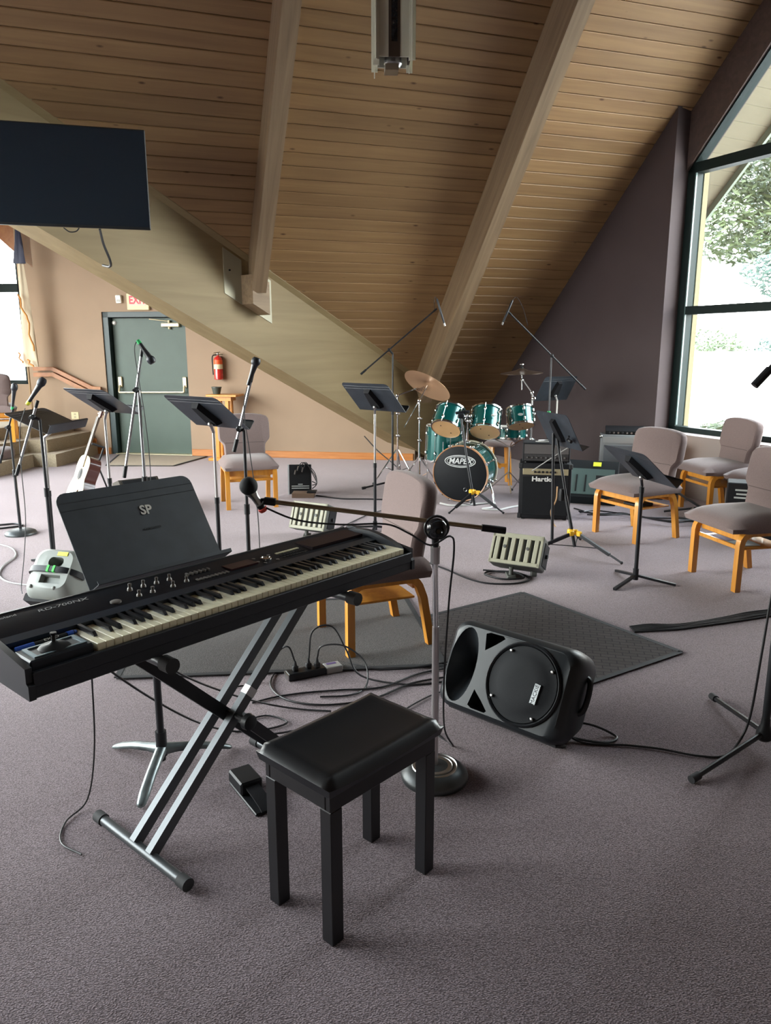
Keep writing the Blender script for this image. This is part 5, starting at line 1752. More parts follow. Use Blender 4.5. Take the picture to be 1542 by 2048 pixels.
Mb = T(0, 0, 0.302) @ R('X', -90)
RBD, DBD = 0.283, 0.42
g = MB(); g.lathe([(RBD, 0.02), (RBD, DBD - 0.02)], 56, Mb); g.build('shell', M_teal, bd, None, 30)
g = MB(); g.ring([(RBD - 0.002, 0.0), (RBD + 0.006, -0.003), (RBD + 0.010, 0.0), (RBD + 0.010, 0.032), (RBD + 0.004, 0.034)], 56, Mb); g.build('front_hoop', M_hoopwood, bd, None, 40)
g = MB(); g.ring([(RBD + 0.006, DBD - 0.034), (RBD + 0.018, DBD - 0.032), (RBD + 0.018, DBD), (RBD + 0.004, DBD)], 56, Mb); g.build('rear_hoop', mat('pale_hoop', (0.45, 0.42, 0.32), 0.35), bd, None, 40)
g = MB(); g.lathe([(RBD, 0.004), (RBD - 0.01, 0.001), (0.001, 0.0005)], 56, Mb); fh = g.build('front_head', mat('black_head', (0.007, 0.008, 0.010), 0.5, spec=0.2), bd, None, 30)
g = MB(); g.lathe([(RBD, DBD - 0.006), (0.001, DBD - 0.005)], 56, Mb); g.build('rear_head', M_headclear, bd, None, 30)
M_logo = mat('pale_logo', (0.60, 0.62, 0.62), 0.5)
for (a_, b_, w_) in ((0.160, 0.060, 0.010), (0.140, 0.047, 0.006)):
    g = MB(); g.tube([(a_ * cos(q), -0.002, 0.430 + b_ * sin(q)) for q in [2 * pi * i / 48 for i in range(48)]], w_ / 2, 5, closed=True); g.build('logo_ring', M_logo, fh)
lettering('MAPEX', 0.082, M_logo, fh, T(0, -0.003, 0.430) @ R('X', 90), 0.0008, 0.25, 0.0015, 'lettering', 0.95)
g = MB(); g.tube([(0.06 + 0.018 * cos(q), -0.003, 0.14 + 0.018 * sin(q)) for q in [2 * pi * i / 20 for i in range(20)]], 0.003, 5, closed=True); g.build('port_ring', M_steel, fh)
for k in range(8):
    a = 2 * pi * (k + 0.5) / 8
    c, s = cos(a), sin(a)
    g = MB()
    for z in (0.10, DBD - 0.10):
        g.sphere((c * (RBD + 0.008), s * (RBD + 0.008), z), 0.016, 8, 6, Mb, (1, 1, 1.8))
    g.tube([(c * (RBD + 0.022), s * (RBD + 0.022), -0.006), (c * (RBD + 0.022), s * (RBD + 0.022), DBD + 0.006)], 0.004, 6, M=Mb)
    for z in (0.0, DBD):
        g.box(-0.012, 0.014, -0.014, 0.014, -0.014, 0.014, M=Mb @ T(c * (RBD + 0.016), s * (RBD + 0.016), z) @ R('Z', math.degrees(a)), bev=0.004)
    g.build('claw_lug', M_chrome, bd)
for sx in (-1, 1):
    g = MB(); g.tube([(sx * 0.285, 0.10, 0.22), (sx * 0.33, 0.06, 0.12), (sx * 0.37, 0.0, 0.012)], 0.009, 8); g.sphere((sx * 0.285, 0.10, 0.23), 0.024, 10, 6); g.sphere((sx * 0.37, 0.0, 0.014), 0.013, 8, 6); g.build('spur', M_chrome, bd)
# mount post on the shell that carries both rack toms
tm = thing('tom_holder', 'chrome tom holder between the two rack toms', 'drum hardware', (0.845, 7.80, 0.612))
g = MB(); g.cyl((0, 0, 0), (0, 0, 0.29), 0.015, 12); g.build('post', M_chrome, tm)
g = MB(); g.box(-0.03, 0.03, -0.03, 0.03, -0.012, 0.022, bev=0.008); g.build('base_plate', M_chrome, tm, None, 40)
for (dx, dy, dz_) in ((-0.040, -0.035, 0.25), (0.045, -0.035, 0.25)):
    g = MB(); g.tube([(0, 0, 0.26), (dx * 0.55, dy, dz_ + 0.02), (dx, dy * 1.2, dz_ - 0.02)], 0.010, 8); g.sphere((dx * 0.55, dy, dz_ + 0.02), 0.022, 10, 8); g.sphere((dx * 0.3, dy * 1.4, dz_ - 0.03), 0.018, 8, 6); g.build('l_arm', M_chrome, tm)
g = MB(); g.box(-0.035, 0.065, -0.02, 0.02, 0.30, 0.325, M=R('Y', -8), bev=0.008); g.build('wing_nut', M_black, tm, None, 30)
drum('rack_tom', 'teal rack tom on the left above the bass drum', (0.620, 7.77, 0.745), (0.28, 0.58, 0.77), 0.148, 0.25)
t2 = drum('rack_tom', 'teal rack tom in the middle above the bass drum', (1.022, 7.77, 0.716), (0.14, 0.56, 0.82), 0.150, 0.26)
def oval_badge(parent, c, n, s=1.0):
    Mo_ = look_z(c, Vector(c) + Vector(n))
    g = MB(); g.lathe([(0.030 * s, 0), (0.030 * s, 0.003), (0.024 * s, 0.005)], 20, Mo_ @ Matrix.Diagonal((1, 0.5, 1, 1))); return g.build('oval_badge', mat('badge_silver', (0.62, 0.62, 0.60), 0.3, 0.6), parent)
oval_badge(t2, (0.075, -0.085, 0.185), (0.35, -0.85, 0.1))
t3 = drum('rack_tom', 'small teal tom on the right, hung from the cymbal stand', (1.415, 7.88, 0.765), (-0.05, 0.40, 0.92), 0.130, 0.205)
oval_badge(t3, (-0.03, -0.10, 0.135), (-0.1, -0.9, 0.2), 0.9)
drum('floor_tom', 'tall teal floor tom on legs at the left of the kit', (0.645, 8.26, 0.345), (0.03, 0.02, 1), 0.200, 0.40, 8, floor_legs=True)
drum('snare_drum', 'shallow teal snare drum behind the bass drum', (1.375, 8.32, 0.592), (0.02, 0.02, 1), 0.172, 0.13, 8)
sn = thing('snare_stand', 'chrome basket stand under the snare drum', 'drum hardware', (1.375, 8.32, 0))
g = MB(); g.cyl((0, 0, 0.14), (0, 0, 0.50), 0.011, 10); g.build('post', M_chrome, sn)
for k in range(3):
    a = 2 * pi * k / 3 + 0.5
    g = MB(); g.tube([(0, 0, 0.49), (0.12 * cos(a), 0.12 * sin(a), 0.55), (0.19 * cos(a), 0.19 * sin(a), 0.572)], 0.006, 6); g.build('basket_arm', M_chrome, sn)
    g = MB(); g.tube([(0, 0, 0.22), (0.22 * cos(a), 0.22 * sin(a), 0.012)], 0.007, 6); g.build('leg', M_chrome, sn)

M_bronze = mat('cymbal_bronze', (0.52, 0.32, 0.19), 0.38, 0.55)
M_bronzed = mat('dark_cymbal', (0.10, 0.070, 0.055), 0.35, 0.7)
def cymbal(label, c, n, r, m_, logo=None):
    t = thing('cymbal', label, 'cymbal', c, 0, 'cymbals')
    Mc = Vector(n).normalized().to_track_quat('Z', 'Y').to_matrix().to_4x4()
    g = MB()
    prof = [(0.004, 0.022), (0.02, 0.021), (0.05, 0.008), (0.06, 0.002), (r * 0.6, -0.012), (r, -0.030), (r, -0.0315), (r * 0.6, -0.0140), (0.06, 0.0), (0.05, 0.006), (0.02, 0.019), (0.004, 0.020)]
    g.lathe(prof, 56, Mc); b = g.build('plate', m_, t, None, 60)
    g = MB(); g.lathe([(0.016, 0.022), (0.016, 0.036), (0.006, 0.038), (0.005, 0.075)], 12, Mc); g.build('felt', M_dark, t)
    g = MB(); g.tube([Mc @ V(-0.02, 0, 0.062), Mc @ V(0.02, 0, 0.062)], 0.006, 8); g.build('wing_nut', M_chrome, t)
    return t, Mc
cl, Mc = cymbal('bronze crash cymbal tilted steeply, its underside towards the camera', (0.482, 8.60, 1.172), (0.47, 0.40, 0.79), 0.285, M_bronze)
o = lettering('Zildjian', 0.085, mat('dark_print', (0.10, 0.06, 0.04), 0.5), [c for c in cl.children if c.name.startswith('plate')][0], Mc @ T(0.17, -0.08, -0.0295) @ R('X', 180) @ R('Z', 20), 0.0005, 0.2)
cymbal('dark ride cymbal lying nearly flat on the right of the kit', (1.437, 8.10, 1.335), (-0.04, -0.035, 1), 0.225, M_bronzed)
def cymbal_stand(label, base, top, arm_to=None, tail=None, rot=0, spread=0.26, hub=0.30):
    t = thing('cymbal_stand', label, 'cymbal stand', (base[0], base[1], 0), 0, 'chrome cymbal stands')
    B = V(base[0], base[1], 0)
    tp = Vector(top) - B
    g = MB(); g.cyl((0, 0, hub * 0.35), tp * 0.55 + V(0, 0, 0), 0.0125, 10); g.build('lower_tube', M_chrome, t)
    g = MB(); g.cyl(tp * 0.53, tp, 0.0095, 10); g.build('upper_tube', M_chrome, t)
    for f in (0.55, 0.80):
        g = MB(); g.sphere(tp * f, 0.020, 10, 8); g.tube([tp * f, tp * f + V(0.03, -0.03, 0)], [0.008, 0.010], 6); g.build('clamp', M_chrome, t)
    g = MB(); g.sphere(tp, 0.022, 12, 8); g.build('tilter', M_chrome, t)
    for k in range(3):
        a = radians(rot + 120 * k)
        d = V(cos(a), sin(a), 0)
        g = MB(); g.cyl(d * 0.018 + V(0, 0, hub + 0.04), d * spread + V(0, 0, 0.014), 0.0075, 8); g.cyl(V(0, 0, hub * 0.38), d * spread * 0.5 + V(0, 0, hub * 0.55), 0.006, 6)
        lg = g.build('leg', M_chrome, t)
        g = MB(); g.sphere(d * spread + V(0, 0, 0.016), 0.015, 8, 6); g.build('rubber_foot', M_rubber, lg)
    if arm_to:
        a, b = Vector(arm_to) - B, (Vector(tail) - B) if tail else tp
        g = MB(); g.cyl(b, a, 0.0075, 8); g.build('boom_arm', M_chrome, t)
    return t
cymbal_stand('chrome boom stand holding the tilted bronze cymbal', (0.385, 8.52), (0.378, 8.52, 0.99), (0.470, 8.585, 1.150), (0.208, 8.46, 0.700), 30)
cymbal_stand('chrome boom stand without a cymbal, left of the floor tom', (0.142, 8.80), (0.138, 8.80, 1.03), (0.355, 8.78, 1.112), None, 80, 0.30, 0.36)
cs = cymbal_stand('chrome stand holding the dark cymbal and the small tom', (1.585, 8.12), (1.560, 8.12, 1.10), (1.445, 8.105, 1.25), None, 10)
g = MB(); g.cyl((-0.14, -0.015, 1.13), (-0.148, -0.02, 1.32), 0.006, 8); g.sphere((-0.14, -0.015, 1.235), 0.018, 8, 6); g.build('cymbal_rod', M_chrome, cs)
g = MB(); g.tube([(-0.03, 0.0, 0.92), (-0.045, 0.0, 0.94), (-0.05, 0.0, 0.90)], 0.011, 8); g.sphere((-0.015, 0, 0.92), 0.024, 10, 8); g.sphere((-0.01, -0.02, 1.04), 0.026, 10, 8); g.box(-0.02, 0.02, -0.03, 0.03, 0.56, 0.60, bev=0.006); g.build('tom_clamp', M_chrome, cs, None, 40)
st = thing('drum_stool', 'low oak stool with a mauve seat behind the drums', 'stool', (1.33, 8.78, 0))
g = MB(); g.lathe([(0.16, 0.45), (0.175, 0.46), (0.175, 0.485), (0.15, 0.505), (0.01, 0.512)], 28); g.build('seat', M_fabric, st, None, 60)
for k in range(4):
    a = radians(45 + 90 * k)
    g = MB(); g.ribbon([(0.13 * cos(a), 0.13 * sin(a), 0.45), (0.17 * cos(a), 0.17 * sin(a), 0.0)], (-sin(a), cos(a), 0), 0.036, 0.030); g.build('leg', M_oak, st, None, 20)
g = MB(); g.box(-0.12, 0.12, -0.012, 0.012, 0.20, 0.24); g.box(-0.012, 0.012, -0.12, 0.12, 0.20, 0.24); g.build('stretcher', M_oak, st, None, 20)
# ================================================================== acoustic guitar on its stand
gn = V(-0.78, -0.625, 0)                                   # the soundboard looks this way
lean = radians(22)
gu = (V(0, 0, 1) * cos(lean) - gn * sin(lean)).normalized()   # up the neck
gz = (gn * cos(lean) + V(0, 0, 1) * sin(lean)).normalized()   # out of the soundboard
gx = gu.cross(gz).normalized()
Gm = Matrix((gx, gu, gz)).transposed().to_4x4()
gloc = V(-2.79, 6.50, 0.0)
gt = thing('acoustic_guitar', 'acoustic guitar with a pale top leaning in its stand, far left', 'guitar', gloc)
Gm = Matrix.Translation((0, 0, 0.17)) @ Gm
half = [(0.0, 0.0), (0.08, 0.004), (0.14, 0.03), (0.18, 0.08), (0.198, 0.14), (0.192, 0.19), (0.165, 0.245), (0.142, 0.285), (0.138, 0.315), (0.145, 0.36), (0.150, 0.41), (0.138, 0.455), (0.105, 0.488), (0.05, 0.503), (0.0, 0.505)]
hs = smooth_path([(x, y, 0) for x, y in half], 3)
outl = [(p.x, p.y) for p in hs] + [(-p.x, p.y) for p in hs[::-1][1:-1]]
M_spruce = mat('spruce_top', (0.72, 0.52, 0.26), 0.22, coat=0.6)
M_rose = mat('rosewood_sides', (0.085, 0.028, 0.022), 0.2, coat=0.8)
g = MB(); g.prism(outl, -0.105, -0.003, Gm); g.build('body', M_rose, gt, None, 35)
g = MB(); g.prism([(x * 0.995, 0.252 + (y - 0.252) * 0.995) for x, y in outl], -0.003, 0.001, Gm); tp_ = g.build('soundboard', M_spruce, gt, None, 35)
g = MB(); g.tube([Gm @ V(x, y, -0.002) for x, y in outl], 0.0035, 5, closed=True); g.build('binding', mat('cream_binding', (0.75, 0.68, 0.50), 0.4), gt)
g = MB(); g.lathe([(0.050, 0.0), (0.050, 0.0018)], 24, Gm @ T(0, 0.335, 0.0)); g.build('sound_hole', M_dark, tp_)
g = MB(); g.ring([(0.051, 0.001), (0.060, 0.001), (0.060, 0.0025), (0.051, 0.0025)], 24, Gm @ T(0, 0.335, 0.0)); g.build('rosette', mat('rosette', (0.25, 0.16, 0.08), 0.5), tp_)
g = MB(); g.prism([(0.02, 0.30), (0.06, 0.27), (0.09, 0.20), (0.055, 0.17), (0.03, 0.22), (0.012, 0.28)], 0.0015, 0.003, Gm); g.build('pickguard', mat('tortoise_guard', (0.05, 0.025, 0.012), 0.2), tp_, None, 0)
g = MB(); g.box(-0.07, 0.07, 0.175, 0.198, 0.001, 0.010, M=Gm, bev=0.003); g.build('bridge', M_rose, tp_, None, 30)
g = MB(); g.loft([[Gm @ V(-0.028, 0.40, 0.001), Gm @ V(0.028, 0.40, 0.001), Gm @ V(0.028, 0.40, 0.008), Gm @ V(-0.028, 0.40, 0.008)], [Gm @ V(-0.022, 0.86, -0.012), Gm @ V(0.022, 0.86, -0.012), Gm @ V(0.022, 0.86, 0.008), Gm @ V(-0.022, 0.86, 0.008)]]); nk = g.build('neck', mat('fretboard', (0.10, 0.07, 0.05), 0.35), gt, None, 20)
for k in range(6):
    x = -0.016 + 0.0064 * k
    g = MB(); g.tube([Gm @ V(x * 1.4, 0.187, 0.011), Gm @ V(x, 0.865, 0.0115)], 0.0007, 4); g.build('string', M_steel, nk)
g = MB(); g.loft([[Gm @ V(x, y, -0.018) for x, y in ((-0.026, 0.86), (0.026, 0.86), (0.036, 1.02), (-0.036, 1.02))], [Gm @ V(x, y, -0.002) for x, y in ((-0.026, 0.86), (0.026, 0.86), (0.036, 1.02), (-0.036, 1.02))]]); hsd = g.build('headstock', M_rose, gt, None, 20)
for k in range(3):
    for s in (-1, 1):
        g = MB(); p = Gm @ V(s * 0.032, 0.895 + 0.045 * k, -0.012); g.tube([p, Gm @ V(s * 0.055, 0.895 + 0.045 * k, -0.012)], [0.004, 0.008], 8); g.build('tuning_peg', M_chrome, hsd)
gs = thing('guitar_stand', 'black tubular stand holding the acoustic guitar', 'guitar stand', gloc)
bk = Gm @ V(0, 0.30, -0.135)
for s in (-1, 1):
    side = gx * s
    fr = V(0, 0, 0.16) + side * 0.09
    tipf = Gm @ V(s * 0.09, -0.022, 0.03)
    g = MB(); g.tube([tipf + gz * 0.02 + gu * 0.03, tipf + gz * 0.015, Gm @ V(s * 0.09, -0.022, -0.12), V(side.x * 0.15 + 0.10, side.y * 0.15 + 0.07, 0.012)], 0.009, 8); g.build('front_leg', M_blackmetal, gs)
g = MB(); g.tube([Gm @ V(-0.10, -0.022, -0.12), Gm @ V(0.10, -0.022, -0.12)], 0.008, 8); g.tube([Gm @ V(0, -0.022, -0.12), Gm @ V(0, 0.62, -0.125)], 0.009, 8); g.tube([Gm @ V(0, 0.45, -0.125), V(0.36, 0.26, 0.012)], 0.008, 8); g.build('back_frame', M_blackmetal, gs)
g = MB(); g.tube(smooth_path([Gm @ V(-0.045, 0.62, 0.0), Gm @ V(-0.05, 0.62, -0.10), Gm @ V(0.0, 0.62, -0.125), Gm @ V(0.05, 0.62, -0.10), Gm @ V(0.045, 0.62, 0.0)], 4), 0.009, 8); g.build('neck_yoke', M_rubber, gs)

# dark wedge behind the SP stand
wd = thing('wedge_monitor', 'dark brown floor wedge just behind the SP stand', 'loudspeaker', (-2.40, 7.25, 0), 42)
prof = [(-0.20, 0.0), (-0.20, 0.10), (0.02, 0.325), (0.16, 0.28), (0.20, 0.0)]
g = MB(); g.loft([[Vector((-0.20, y, z)) for y, z in prof], [Vector((0.20, y, z)) for y, z in prof]]); g.build('cabinet', mat('dark_brown_carpeted', (0.055, 0.045, 0.036), 0.9), wd, None, 20)
g = MB(); g.slab([(-0.17, -0.19, 0.115), (0.17, -0.19, 0.115), (0.17, 0.005, 0.315), (-0.17, 0.005, 0.315)], (0, -0.004, 0.004)); g.build('grille', M_grille, wd, None, 0)

# black stage box on edge with leads plugged in
sb = thing('stage_box', 'small black box on edge with leads plugged in, behind the slatted monitor', 'stage box', (-0.93, 8.12, 0), 4)
Mq = R('X', -8)
g = MB(); g.box(-0.12, 0.12, 0.0, 0.10, 0.005, 0.325, M=Mq, bev=0.004); g.build('case', M_black, sb, None, 20)
g = MB(); g.box(-0.135, -0.12, 0.0, 0.10, 0.0, 0.325, M=Mq); g.build('side_trim', mat('pale_grey_trim', (0.42, 0.44, 0.45), 0.4), sb, None, 0)
for z_, w_ in ((0.085, 0.19), (0.062, 0.19), (0.105, 0.05)):
    g = MB(); g.box(-w_ / 2, w_ / 2, -0.003, 0.0, z_, z_ + 0.009, M=Mq); g.build('printed_line', mat('pale_print', (0.45, 0.48, 0.46), 0.5), sb, None, 0)
for (x, z_) in ((-0.03, 0.26), (-0.06, 0.22), (0.02, 0.245)):
    g = MB(); g.tube([Mq @ V(x, -0.004, z_), Mq @ V(x + 0.012, -0.03, z_ + 0.045)], 0.008, 8); g.build('plug', M_steel, sb)
for k in range(3):
    g = MB(); g.tube(smooth_path([Mq @ V(-0.02 + 0.03 * k, -0.03, 0.29), Mq @ V(0.03 + 0.02 * k, 0.0, 0.345), Mq @ V(0.15, -0.02, 0.25 - 0.03 * k), Mq @ V(0.18, -0.04, 0.12), Mq @ V(0.13, -0.05, 0.06 + 0.04 * k)], 5), 0.005, 6); g.build('lead', M_cable, sb)
pb = thing('pedal_board', 'brown flat pedal on the carpet in front of the small black stage box', 'pedal', (-0.90, 8.00, 0))
g = MB(); g.box(-0.10, 0.14, -0.10, 0.06, 0.0, 0.05, bev=0.004); g.build('case', mat('brown_case', (0.16, 0.10, 0.065), 0.6), pb, None, 20)
g = MB(); g.box(0.06, 0.16, -0.09, 0.03, 0.05, 0.068, bev=0.004); g.build('treadle', M_black, pb, None, 20)

# ================================================================== wall pieces
Mwall = lambda w, z, off=0.0: frame(wp(w, z, off), WAv, V(0, 0, 1))     # x along wall, y up, z towards the room
fe = thing('fire_extinguisher', 'red fire extinguisher hanging on the peach wall', 'fire extinguisher', tuple(wp(-2.40, 1.12, 0.085)))
M_fred = mat('extinguisher_red', (0.55, 0.025, 0.02), 0.25, coat=0.5)
g = MB(); g.lathe([(0.052, 0.0), (0.062, 0.008), (0.062, 0.27), (0.055, 0.30), (0.03, 0.325), (0.018, 0.33), (0.018, 0.345)], 24); fb = g.build('cylinder', M_fred, fe)
g = MB(); g.lathe([(0.0625, 0.15), (0.0628, 0.152), (0.0628, 0.215), (0.0625, 0.217)], 24, None, False); g.build('label', mat('cream_label', (0.70, 0.62, 0.42), 0.5), fb)
g = MB(); g.lathe([(0.0625, 0.218), (0.0629, 0.22), (0.0629, 0.275), (0.0622, 0.277)], 24, None, False); g.build('upper_label', mat('orange_label', (0.72, 0.10, 0.02), 0.5), fb)
g = MB(); g.box(-0.012, 0.012, -0.01, 0.07, 0.345, 0.36, M=R('Z', -60)); g.box(-0.010, 0.010, -0.01, 0.085, 0.372, 0.384, M=R('Z', -60) @ R('X', 8)); g.cyl((0, 0, 0.34), (0, 0, 0.38), 0.013, 10); g.build('valve_handle', M_steel, fe, None, 30)
g = MB(); g.tube(smooth_path([(-0.01, -0.02, 0.35), (-0.07, -0.03, 0.33), (-0.075, -0.03, 0.20), (-0.07, -0.03, 0.07)], 5), 0.009, 8); g.build('hose', M_black, fe)
g = MB(); g.box(-0.03, 0.03, 0.055, 0.086, 0.10, 0.33); g.build('wall_bracket', M_steel, fe, None, 0)
ex = thing('exit_sign', 'cream EXIT sign with red letters above the green door, half hidden by the beam', 'sign', tuple(wp(-3.575, 2.21, 0.0)))
Me = Matrix.Translation(-wp(-3.575, 2.21, 0.0)) @ Mwall(-3.575, 2.21)
g = MB(); g.box(-0.165, 0.165, -0.115, 0.115, 0.0, 0.05, M=Me, bev=0.006); g.build('housing', mat('cream_housing', (0.70, 0.58, 0.34), 0.5), ex, None, 20)
g = MB(); g.box(-0.125, 0.125, -0.058, 0.095, 0.05, 0.053, M=Me); g.build('face', mat('pink_face', (0.78, 0.50, 0.40), 0.5), ex, None, 0)
lettering('EXIT', 0.150, mat('exit_red', (0.75, 0.02, 0.05), 0.5), ex, Me @ T(0, 0.018, 0.0535), 0.001, 0, 0.004, 'lettering', 0.85)
el = thing('emergency_light', 'small white sensor box left of the EXIT sign', 'sensor', tuple(wp(-3.87, 2.25, 0.0)))
Me = Matrix.Translation(-wp(-3.87, 2.25, 0.0)) @ Mwall(-3.87, 2.25)
g = MB(); g.box(-0.042, 0.042, -0.055, 0.06, 0.0, 0.05, M=Me @ R('X', 8), bev=0.012, seg=2); g.build('housing', M_white, el, None, 40)
g = MB(); g.box(-0.025, 0.025, -0.03, 0.0, 0.05, 0.054, M=Me @ R('X', 8)); g.build('lens', mat('lens_grey', (0.45, 0.44, 0.40), 0.3), el, None, 0)
ou = thing('wall_outlet', 'cream outlet plate on the peach wall above the carpeted steps', 'outlet', tuple(wp(-4.715, 0.57, 0.0)))
Me = Matrix.Translation(-wp(-4.715, 0.57, 0.0)) @ Mwall(-4.715, 0.57)
g = MB(); g.box(-0.06, 0.06, -0.055, 0.055, 0.0, 0.008, M=Me, bev=0.003); g.build('plate', mat('cream_plate', (0.70, 0.60, 0.36), 0.5), ou, None, 20)
for z_ in (-0.022, 0.022):
    g = MB(); g.box(-0.016, 0.016, z_ - 0.013, z_ + 0.013, 0.008, 0.010, M=Me); g.build('socket', mat('socket_tan', (0.45, 0.38, 0.24), 0.5), ou, None, 0)

# small oak table with a dark pot
tb = thing('plant_table', 'tall narrow oak table against the peach wall', 'table', tuple(wp(-2.26, 0, 0.30)), math.degrees(math.atan2(WAv.y, WAv.x)))
g = MB(); g.box(-0.20, 0.24, -0.17, 0.17, 0.90, 0.93, bev=0.004); g.build('top', M_oak, tb, None, 20)
g = MB(); g.box(-0.12, 0.14, -0.10, 0.10, 0.84, 0.90); g.build('apron', M_oak, tb, None, 20)
for (x, y) in ((-0.085, -0.07), (0.075, -0.07), (-0.085, 0.07), (0.075, 0.07)):
    g = MB(); g.box(x - 0.026, x + 0.026, y - 0.026, y + 0.026, 0.04, 0.84, bev=0.003); g.build('leg', M_oak, tb, None, 20)
g = MB(); g.box(-0.21, 0.20, -0.16, 0.16, 0.0, 0.04, bev=0.004); g.build('base_board', M_oak, tb, None, 20)
po = thing('flower_pot', 'small dark pot on the tall oak table', 'pot', tuple(wp(-2.36, 0.93, 0.30)))
g = MB(); g.lathe([(0.048, 0.0), (0.068, 0.085), (0.072, 0.086), (0.072, 0.10), (0.064, 0.10), (0.058, 0.06), (0.01, 0.055)], 24); g.build('pot', mat('dark_green_pot', (0.06, 0.07, 0.058), 0.5), po)

# church flag on its pole
fl = thing('flag', 'cream church flag with gold fringe furled on a pole, far left', 'flag', tuple(wp(-5.17, 0.5, 0.36)))
g = MB(); g.cyl((0, 0, 0.0), (0, 0, 2.75), 0.014, 10); g.build('pole', mat('flag_pole_wood', (0.30, 0.19, 0.09), 0.4), fl)
g = MB(); g.lathe([(0.16, 0), (0.15, 0.03), (0.05, 0.05), (0.02, 0.12)], 20); g.build('pole_base', M_brass, fl)
def drape(z0, z1, w0, w1, off, ph, m_, nm, lean_=0.0):
    rings = []
    nseg = 14
    for i in range(9):
        f = i / 8
        zc = z0 + (z1 - z0) * f
        wv = w0 + (w1 - w0) * f
        ring = []
        for k in range(nseg):
            a = 2 * pi * k / nseg
            r_ = wv * (0.72 + 0.28 * sin(3 * a + ph + f * 2.2))
            ring.append(Vector((off[0] + lean_ * f + r_ * cos(a), off[1] + 0.55 * r_ * sin(a), zc)))
        rings.append(ring)
    g = MB(); g.loft(rings); return g.build(nm, m_, fl, None, 60)
M_flag = mat('cream_satin', (0.66, 0.56, 0.40), 0.6)
M_navy = mat('navy_satin', (0.025, 0.028, 0.060), 0.6)
M_gold = mat('gold_fringe', (0.60, 0.24, 0.05), 0.6)
drape(2.42, 0.80, 0.045, 0.125, (0.03, 0.0), 0.4, M_flag, 'cloth', 0.02)
drape(2.74, 2.22, 0.028, 0.10, (0.04, -0.01), 1.2, M_navy, 'canton')
for (xo, za, zb, dx) in ((0.00, 1.80, 1.45, 0.10), (0.10, 1.48, 1.02, 0.05), (-0.07, 1.00, 0.85, 0.04), (0.05, 0.90, 0.80, 0.07)):
    pts = [(xo + dx * f + 0.018 * sin(9 * f), -0.105, za + (zb - za) * f) for f in [i / 6 for i in range(7)]]
    g = MB(); g.tube(pts, 0.013, 6); g.build('fringe', M_gold, fl)

# ================================================================== television and lantern
tv = thing('television', 'large black television hung from the beam at the upper left', 'television', (-2.615, 6.50, 2.915), 15)
g = MB(); g.box(-0.675, 0.675, -0.012, 0.030, -0.385, 0.385, bev=0.006); g.build('housing', M_black, tv, None, 30)
g = MB(); g.box(-0.664, 0.664, -0.0145, -0.0118, -0.366, 0.374); g.build('screen', mat('dark_screen', (0.010, 0.016, 0.025), 0.22, spec=0.6), tv, None, 0)
g = MB(); g.box(-0.22, 0.22, 0.030, 0.055, -0.16, 0.16, bev=0.006); g.build('rear_cover', M_black, tv, None, 30)
arm_end = VC + VH * ((V(-2.615, 6.5, 0) - V(VC.x, VC.y, 0)).dot(VH) + 0.1)
g = MB(); g.box(-0.04, 0.04, 0.05, 0.56, -0.04, 0.04); g.box(-0.12, 0.12, 0.04, 0.065, -0.12, 0.12); g.build('mount_arm', M_blackmetal, tv, None, 20)
o = cable('black television lead looping down over the beam', [(-2.37, 6.62, 2.53), (-2.37, 6.68, 2.42), (-2.36, 6.78, 2.30), (-2.40, 6.88, 2.26), (-2.50, 6.99, 2.28)], 0.011)
o = cable('short thin lead under the television', [(-2.64, 6.545, 2.53), (-2.60, 6.56, 2.50), (-2.55, 6.57, 2.505), (-2.52, 6.565, 2.53)], 0.005)

ln = thing('pendant_lantern', 'tall white and brown lantern hanging from the ceiling', 'pendant light', (0.045, 5.0, 3.22), 4)
M_lw = mat('lantern_white', (0.66, 0.64, 0.54), 0.5)
M_lb = mat('lantern_brown', (0.050, 0.032, 0.022), 0.5)
for k in range(4):
    Mk = R('Z', 90 * k)
    g = MB(); g.box(-0.034, 0.034, -0.100, -0.088, 0.02, 1.35, M=Mk); pnl = g.build('face_panel', M_lb, ln, Mk @ Matrix.Identity(4) if False else None, 20)
    g = MB(); g.box(-0.018, 0.018, -0.1025, -0.0995, 0.10, 1.28, M=Mk); g.build('stained_glass', mat('dark_glass', (0.012, 0.016, 0.02), 0.15, noise=0.9, nscale=30), pnl, None, 0)
    # white corner fins either side of the brown panel
    for s in (-1, 1):
        g = MB(); g.box(min(s * 0.034, s * 0.088), max(s * 0.034, s * 0.088), -0.098, -0.090, 0.02, 1.35, M=Mk)
        g.build('white_panel', M_lw, ln, None, 20)
    g = MB(); g.box(-0.124, -0.086, -0.112, -0.106, -0.03 if k in (0, 3) else 0.0, 1.36, M=Mk @ R('Z', -2)); g.box(-0.112, -0.106, -0.124, -0.086, 0.0, 1.36, M=Mk); g.build('corner_fin', M_lw, ln, None, 20)
g = MB(); g.lathe([(0.04, -0.01), (0.055, 0.01), (0.05, 0.06)], 16); g.build('lamp_socket', M_steel, ln)
g = MB(); g.box(-0.05, 0.03, -0.05, 0.05, -0.035, 0.0); g.build('lower_bracket', M_steel, ln, None, 0)
g = MB(); g.cyl((0, 0, 1.3), (0, 0, 2.98), 0.008, 8); g.build('hanging_rod', M_black, ln)
g = MB(); g.lathe([(0.06, 0), (0.07, 0.02), (0.10, 0.05), (0.10, 0.06)], 16, T(0, 0, 1.34)); g.build('cap', M_lb, ln)
sp2 = thing('spotlight', 'dark spotlight on the planks at the top left', 'spotlight', tuple(roofpt(0.10, 4.44, 0.14)))
Msl = look_z((0, 0, 0), (0.3, -0.7, -0.8))
